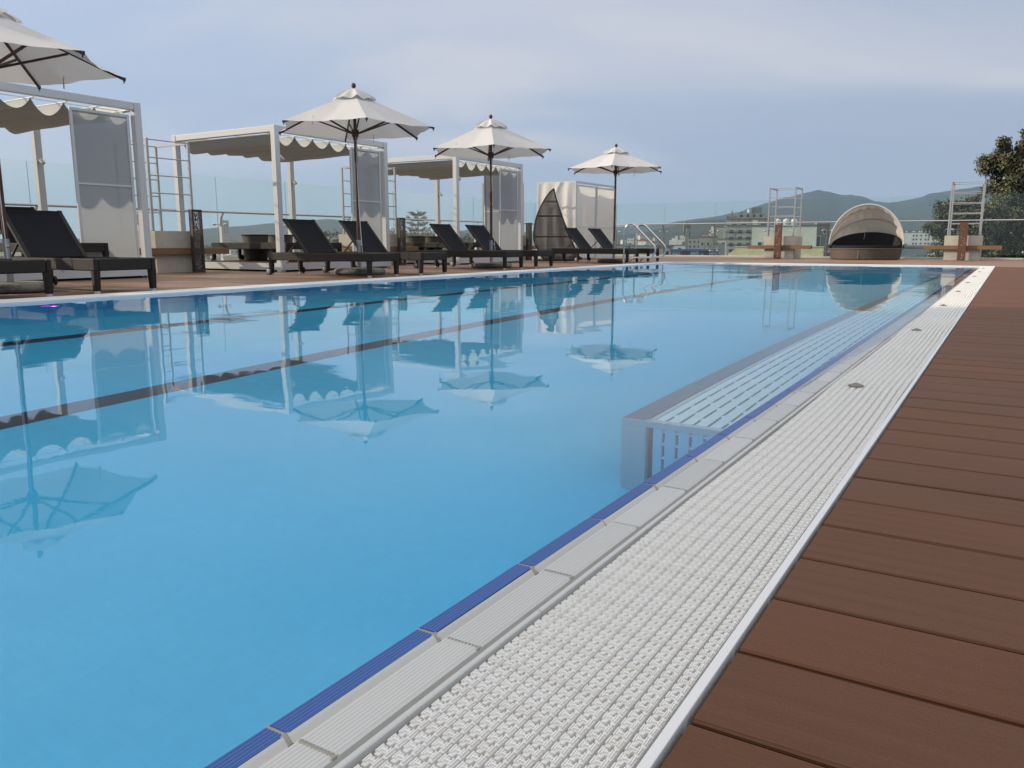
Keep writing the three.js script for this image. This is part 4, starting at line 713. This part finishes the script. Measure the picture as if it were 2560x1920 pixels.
building('dark_office', 'dark square building on the tree line behind the second cabana lounger', 'building', -330, -372, 7, 9, 7.6, wallMat(0.13, 0.14, 0.145), rowsOf([-2, 0.4, 2.6], [5.4, 2.6], 0.9, 1.1));
{ // lattice tower far left
  const t = thing('lattice_tower', 'thin steel lattice tower at the left edge behind the parasol pole', 'tower', [-134, GY, -67.5]), g = [], H = 20.5;
  for (const [sx, sz] of [[1, 1], [1, -1], [-1, 1], [-1, -1]]) g.push(rod(V(sx * 0.7, 0, sz * 0.7), V(sx * 0.12, H, sz * 0.12), 0.05, 0.04, 4));
  for (let y = 0, k = 0; y < H - 1; y += 0.9, k++) { const a = lerp(0.7, 0.12, y / H), b = lerp(0.7, 0.12, (y + 0.9) / H), s = k % 2 ? 1 : -1; for (const z of [1, -1]) g.push(rod(V(-a * s, y, a * z), V(b * s, y + 0.9, b * z), 0.025, 0.025, 3), rod(V(a * z, y, -a * s), V(b * z, y + 0.9, b * s), 0.025, 0.025, 3)); }
  part('lattice', g, M.steelDull, t); part('crossarm', [span(-1.1, 1.1, 15.2, 15.35, -0.1, 0.1), span(-0.8, 0.8, 17.2, 17.32, -0.1, 0.1)], M.steelDull, t);
}
for (const [az, d, w, top, c, n, label] of [[-24.6, 260, 9, -0.6, [0.46, 0.43, 0.36], 3, 'sand-coloured flat-roofed house behind the near bend of the ladder rails'], [-22.4, 420, 12, -1.6, [0.38, 0.37, 0.35], 4, 'wide pale grey block in the town behind the phone mast'], [-18.6, 520, 13, 2.6, [0.42, 0.40, 0.36], 5, 'beige block of flats beneath the cream tower'], [-17.4, 380, 8, 1.6, [0.50, 0.46, 0.40], 3, 'light brown house at the left foot of the grey block of flats'], [-26.6, 340, 12, -0.2, [0.58, 0.57, 0.55], 4, 'white house low in the town left of the ladder rails']]) {
  const xs = Array.from({ length: n }, (_, k) => -w / 2 + w * (k + 0.5) / n), ys = [-1.4, -4.3].map((y) => y + top - 0.6);
  building('town_block', label, 'building', Math.sin(az * D2R) * d, -Math.cos(az * D2R) * d, w, 9, top, wallMat(c[0], c[1], c[2], T_plaster, 0.15), rowsOf(xs, ys, 1.1, 1.3));
}
// --- houses across the plain and up the hillside
{
  const q = mulberry(404), mats = [wallMat(0.58, 0.56, 0.52, T_plaster, 0.2), wallMat(0.46, 0.42, 0.34, T_plaster, 0.2), wallMat(0.36, 0.33, 0.29, T_plaster, 0.2), wallMat(0.62, 0.62, 0.62, T_plaster, 0.2)];
  const kinds = mats.map((m, i) => { const t = thing('town_house', 'small pale house among the trees of the hazy town', 'house', [0, 0, 0], 0, 'small houses scattered over the town and hillside'); part('wall', [span(-4, 4, -3, 5 + i, -4, 4)], m, t); part('roof', i % 2 ? [profileZ([[-4.4, 5 + i], [4.4, 5 + i], [0, 7 + i]], -4.3, 4.3)] : [span(-4.2, 4.2, 5 + i, 5.5 + i, -4.2, 4.2)], i % 2 ? redRoof : roofM, t); part('window', [span(-2.6, -1.4, 2, 3.4, 4.001, 4.06), span(1.2, 2.4, 2, 3.4, 4.001, 4.06)], paneM, t); return t; });
  let n = 0; const place = (az, r, y) => { const s = kinds[n % 4], o = n < 4 ? s : copy(s); o.position.set(Math.sin(az * D2R) * r, y, -Math.cos(az * D2R) * r); o.rotation.y = az * -D2R + rr(-0.7, 0.7); o.scale.setScalar(0.7 + q() * 0.7); n++; };
  for (let i = 0; i < 46; i++) { const az = lerp(-27, -15.5, q()), r = lerp(420, 1150, Math.pow(q(), 0.8)); place(az, r, Math.max(GY, landY(az, r, hillEl, hillD(az)) + 0)); }
  for (let i = 0; i < 26; i++) { const az = lerp(-62, -36, q()), r = lerp(380, 1500, q()); place(az, r, Math.max(GY, landY(az, r, hillEl, hillD(az)))); }
  for (let i = 0; i < 10; i++) { const az = lerp(-15, -1, q()), r = lerp(420, 1300, q()); place(az, r, Math.max(GY, landY(az, r, hillEl, hillD(az)))); }
}

// ================================================================ trees
function leafCrown(blobs, nPer, size, tones, seed, flat = 0.75) {
  const q = mulberry(seed), pos = [], col = [], nor = [], idx = []; let base = 0;
  const nrm = () => { const u = q() * 2 - 1, a = q() * 6.2832, s = Math.sqrt(1 - u * u); return V(s * Math.cos(a), u, s * Math.sin(a)); };
  for (const [bx, by, bz, r, tone = 0] of blobs) {
    const n = Math.round(nPer * r * r), twigs = Math.max(6, Math.round(n / 9));
    for (let k = 0; k < twigs; k++) {
      const d = nrm(), rad = r * Math.pow(0.35 + 0.65 * q(), 0.6), c = V(bx + d.x * rad, by + d.y * rad * flat, bz + d.z * rad), tc = tones[Math.min(tones.length - 1, Math.floor((tone + q() * 0.75) * tones.length))], tv = 0.7 + 0.6 * q();
      for (let m = 0; m < 9; m++) {
        const o = nrm().multiplyScalar(size * 1.7 * q()), p = c.clone().add(o), a = nrm(), b = nrm().cross(a).normalize(), s = size * (0.6 + 0.7 * q()), w = s * 0.42, fn = a.clone().cross(b).normalize(), nn = d.clone().multiplyScalar(0.9).add(V(0, 0.25, 0)).addScaledVector(fn, 0.5 * (fn.dot(d) < 0 ? -1 : 1)).normalize();
        const v = [p.clone().addScaledVector(a, -s * 0.5), p.clone().addScaledVector(b, w * 0.5), p.clone().addScaledVector(a, s * 0.5).addScaledVector(fn, -s * 0.12), p.clone().addScaledVector(b, -w * 0.5)];
        for (const x of v) { pos.push(x.x, x.y, x.z); nor.push(nn.x, nn.y, nn.z); const kk = tv * (0.85 + 0.3 * q()); col.push(tc[0] * kk, tc[1] * kk, tc[2] * kk); }
        idx.push(base, base + 1, base + 2, base, base + 2, base + 3); base += 4;
      }
    }
  }
  const g = new THREE.BufferGeometry(); g.setAttribute('position', new THREE.Float32BufferAttribute(pos, 3)); g.setAttribute('normal', new THREE.Float32BufferAttribute(nor, 3)); g.setAttribute('color', new THREE.Float32BufferAttribute(col, 3)); g.setIndex(idx); return g;
}
const leafM = phy({ color: C(1, 1, 1), vertexColors: true, roughness: 0.75, transmission: 0.22, thickness: 0, side: THREE.DoubleSide }), barkM = std({ map: rep(T_concrete, 1), color: C(0.40, 0.32, 0.25), roughness: 0.95 });
function limbTree(name, label, cat, foot, blobs, nPer, size, tones, seed, group) {
  const t = thing(name, label, cat, foot, 0, group), q = mulberry(seed + 7), L = blobs.map(([x, y, z, r, o]) => [x - foot[0], y - foot[1], z - foot[2], r, o]);
  const cx = L.reduce((s, b) => s + b[0], 0) / L.length, cz = L.reduce((s, b) => s + b[2], 0) / L.length, top = Math.max(...L.map((b) => b[1])), low = Math.min(...L.map((b) => b[1]));
  const r0 = top * 0.016 + 0.05, bend = V(cx * 0.5 + (q() - 0.5) * 0.4, low * 0.7, cz * 0.5), head = V(cx, lerp(low, top, 0.6), cz);
  const curve = new THREE.CatmullRomCurve3([V(0, 0, 0), bend, head, V(cx, top * 0.97, cz)]), tr = [];
  for (let k = 0; k < 10; k++) tr.push(rod(curve.getPoint(k / 10), curve.getPoint((k + 1.05) / 10.5), r0 * (1 - k * 0.09), r0 * (1 - (k + 1) * 0.09), 8));
  part('trunk', tr, barkM, t);
  const br = []; for (const b of L) { const s = clamp((b[1] / top) * 0.72, 0.25, 0.85), a = curve.getPoint(s), e = V(b[0], b[1], b[2]), m = a.clone().lerp(e, 0.5).add(V(0, b[3] * 0.25, 0)); br.push(rod(a, m, r0 * 0.32, r0 * 0.2, 6), rod(m, e, r0 * 0.2, r0 * 0.08, 5)); for (let i = 0; i < 4; i++) br.push(rod(e, e.clone().add(V((q() - 0.5) * b[3] * 1.5, (q() - 0.3) * b[3] * 1.1, (q() - 0.5) * b[3] * 1.5)), r0 * 0.07, r0 * 0.02, 4)); }
  part('limbs', br, barkM, t);
  part('crown', leafCrown(L, nPer, size, tones, seed), leafM, t, true);
  return t;
}
{
  const q = mulberry(77), dz = (l, s, t) => l.flatMap(([x, y, r]) => { const out = []; for (let k = 0; k < 3; k++) out.push([x + (q() - 0.5) * r * 0.9, y + (q() - 0.5) * r * 0.8, s + (q() - 0.5) * 3.2 * Math.max(0.5, r), r * (0.62 + 0.35 * q()), t(y)]); return out; });
  const tones = [[0.075, 0.112, 0.040], [0.10, 0.138, 0.048], [0.125, 0.150, 0.055], [0.15, 0.142, 0.060], [0.155, 0.118, 0.065]];
  limbTree('broadleaf_tree', 'tall broadleaf tree with brownish top at the right edge of the photo', 'tree', [1.0, GY, -51],
    dz([[-0.7, 5.45, 0.36], [-0.85, 5.0, 0.3], [-0.99, 4.89, 0.5], [-1.45, 4.57, 0.42], [-1.55, 4.2, 0.3], [-0.37, 4.42, 0.8], [-0.68, 3.75, 0.7], [0.1, 5.2, 0.6], [0.5, 5.9, 0.6], [0.3, 3.3, 1.1], [1.3, 4.4, 1.2], [1.6, 6.0, 0.9], [2.3, 3.2, 1.4], [-0.42, 2.6, 0.75], [-0.75, 3.1, 0.7], [-0.2, 3.7, 0.8], [-1.15, 4.45, 0.5], [-0.6, 4.6, 0.6], [0.1, 2.5, 1.0], [-0.95, 2.2, 0.6]], -50, (y) => clamp((y - 2) / 9)), 2100, 0.15, tones, 301);
  limbTree('broadleaf_tree', 'dense dark green tree below the tall one, behind the far right planter', 'tree', [0.6, GY, -49],
    dz([[0.2, 1.75, 1.2], [-0.55, 1.5, 0.7], [-0.85, 0.6, 0.6], [0.05, 0.35, 1.1], [0.7, -0.4, 1.0], [1.6, 1.0, 1.4], [-0.4, -0.6, 0.9], [-1.2, -0.9, 0.8], [0.5, -1.6, 1.2], [2.2, -0.5, 1.4]], -48.5, () => 0.0), 1700, 0.15, tones, 302);
  limbTree('broadleaf_tree', 'mid-height green tree with loose sprays left of the big tree, behind the trellis', 'tree', [-2.6, GY, -46.5],
    dz([[-3.28, 2.41, 0.26], [-3.1, 2.11, 0.3], [-2.73, 2.2, 0.38], [-2.32, 2.28, 0.34], [-1.8, 2.27, 0.42], [-2.05, 1.79, 0.52], [-2.67, 1.47, 0.48], [-3.2, 1.3, 0.38], [-3.7, 1.16, 0.30], [-3.3, 0.84, 0.36], [-2.79, 0.66, 0.5], [-1.7, 1.16, 0.6], [-1.39, 1.78, 0.46], [-1.31, 2.9, 0.27], [-2.4, 0.0, 0.7], [-1.5, 0.2, 0.7], [-3.05, 1.7, 0.45], [-2.5, 1.85, 0.5], [-1.9, 0.7, 0.7], [-2.9, 0.2, 0.5], [-1.2, 1.2, 0.6], [-0.9, 2.2, 0.6]], -46, () => 0.06), 1900, 0.13, tones, 303);
  // shrubs close to the fence
  for (const [x, y, z, l] of [[-2.55, -0.08, -29.6, 'small shrub behind the far fence, right of the daybed'], [-2.02, -0.04, -29.8, 'small shrub behind the far fence, left of the right planter']]) { const t = thing('shrub', l, 'shrub', [x, -3.0, z], 0); part('stems', [rod(V(0, 0, 0), V(0.1, 2.9, 0), 0.03, 0.015, 5), rod(V(0, 1.2, 0), V(-0.2, 2.8, 0.1), 0.02, 0.01, 5)], barkM, t); part('foliage', leafCrown([[0.05, 2.95, 0, 0.22], [-0.2, 2.82, 0.1, 0.18], [0.25, 2.8, -0.1, 0.16]], 1500, 0.07, tones.slice(0, 3), 310 + x * 10), leafM, t, true); }
}
{ // Norfolk pine: flat whorls of branches on a straight trunk
  const t = thing('norfolk_pine', 'dark tiered conifer seen through the glass fence left of the third cabana', 'tree', [-115.2, GY, -147.3]), q = mulberry(55), H = 20.6, blobs = [], br = [];
  part('trunk', [new THREE.CylinderGeometry(0.09, 0.34, H, 9).translate(0, H / 2, 0)], barkM, t);
  for (let y = 6.5, k = 0; y < H - 0.2; k++, y += lerp(1.5, 1.05, (y - 6.5) / 14)) {
    const len = y > 17 ? lerp(2.9, 1.7, (y - 17) / 3.6) : lerp(2.2, 2.9, (y - 6.5) / 10) * (0.8 + 0.35 * q()), n = 7;
    for (let i = 0; i < n; i++) { const a = i / n * 6.283 + k * 0.5 + q() * 0.3, l = len * (0.75 + 0.35 * q()), e = V(Math.cos(a) * l, y + l * 0.16 + 0.15, Math.sin(a) * l), m = V(Math.cos(a) * l * 0.55, y - 0.12 + l * 0.02, Math.sin(a) * l * 0.55); br.push(rod(V(0, y, 0), m, 0.06, 0.04, 4), rod(m, e, 0.04, 0.02, 4)); for (let s = 0.25; s <= 1.02; s += 0.15) { const p = s < 0.55 ? V(0, y, 0).lerp(m, s / 0.55) : m.clone().lerp(e, (s - 0.55) / 0.45); blobs.push([p.x, p.y + 0.08, p.z, 0.30 + 0.05 * q(), 0]); } }
  }
  part('branches', br, barkM, t); part('foliage', leafCrown(blobs, 260, 0.20, [[0.012, 0.022, 0.014], [0.018, 0.030, 0.018], [0.026, 0.036, 0.020]], 320, 0.45), leafM, t, true);
}
{ // green belts of trees at the foot of the town: single trees, copied
  const tones = [[0.020, 0.032, 0.014], [0.030, 0.044, 0.018], [0.042, 0.052, 0.022]], q = mulberry(91), protos = [];
  for (let k = 0; k < 3; k++) { const b = []; for (let i = 0; i < 9; i++) { const a = q() * 6.28, r = q() * 2.6; b.push([Math.cos(a) * r, 8 + q() * 4.5 - r * 0.5, Math.sin(a) * r, 1.3 + q() * 0.9, 0.1]); } protos.push(limbTree('town_tree', 'round green tree in the belt of trees between terrace and town', 'tree', [0, 0, 0], b, 46, 0.42, tones, 330 + k, 'trees of the green belt behind the fences')); }
  let n = 0; const put = (az, d, s, y = GY) => { const o = n < 3 ? protos[n] : copy(protos[n % 3]); o.position.set(Math.sin(az * D2R) * d, y, -Math.cos(az * D2R) * d); o.rotation.y = q() * 6.28; o.scale.setScalar(s); n++; };
  for (const [a0, a1, d0, d1, num, s0, s1] of [[-46, -33.5, 125, 210, 34, 1.0, 1.28], [-62, -46, 150, 300, 18, 0.7, 1.0], [-28, -15, 430, 700, 24, 0.7, 1.0], [-25, -18, 160, 260, 5, 0.5, 0.7], [-16, -2, 200, 420, 22, 0.7, 1.1], [-4, 9, 90, 170, 14, 0.9, 1.2]]) for (let i = 0; i < num; i++) { const t = (i + q()) / num; put(lerp(a0, a1, t), lerp(d0, d1, q()), lerp(s0, s1, q())); }
}
renderer.render(scene, camera);
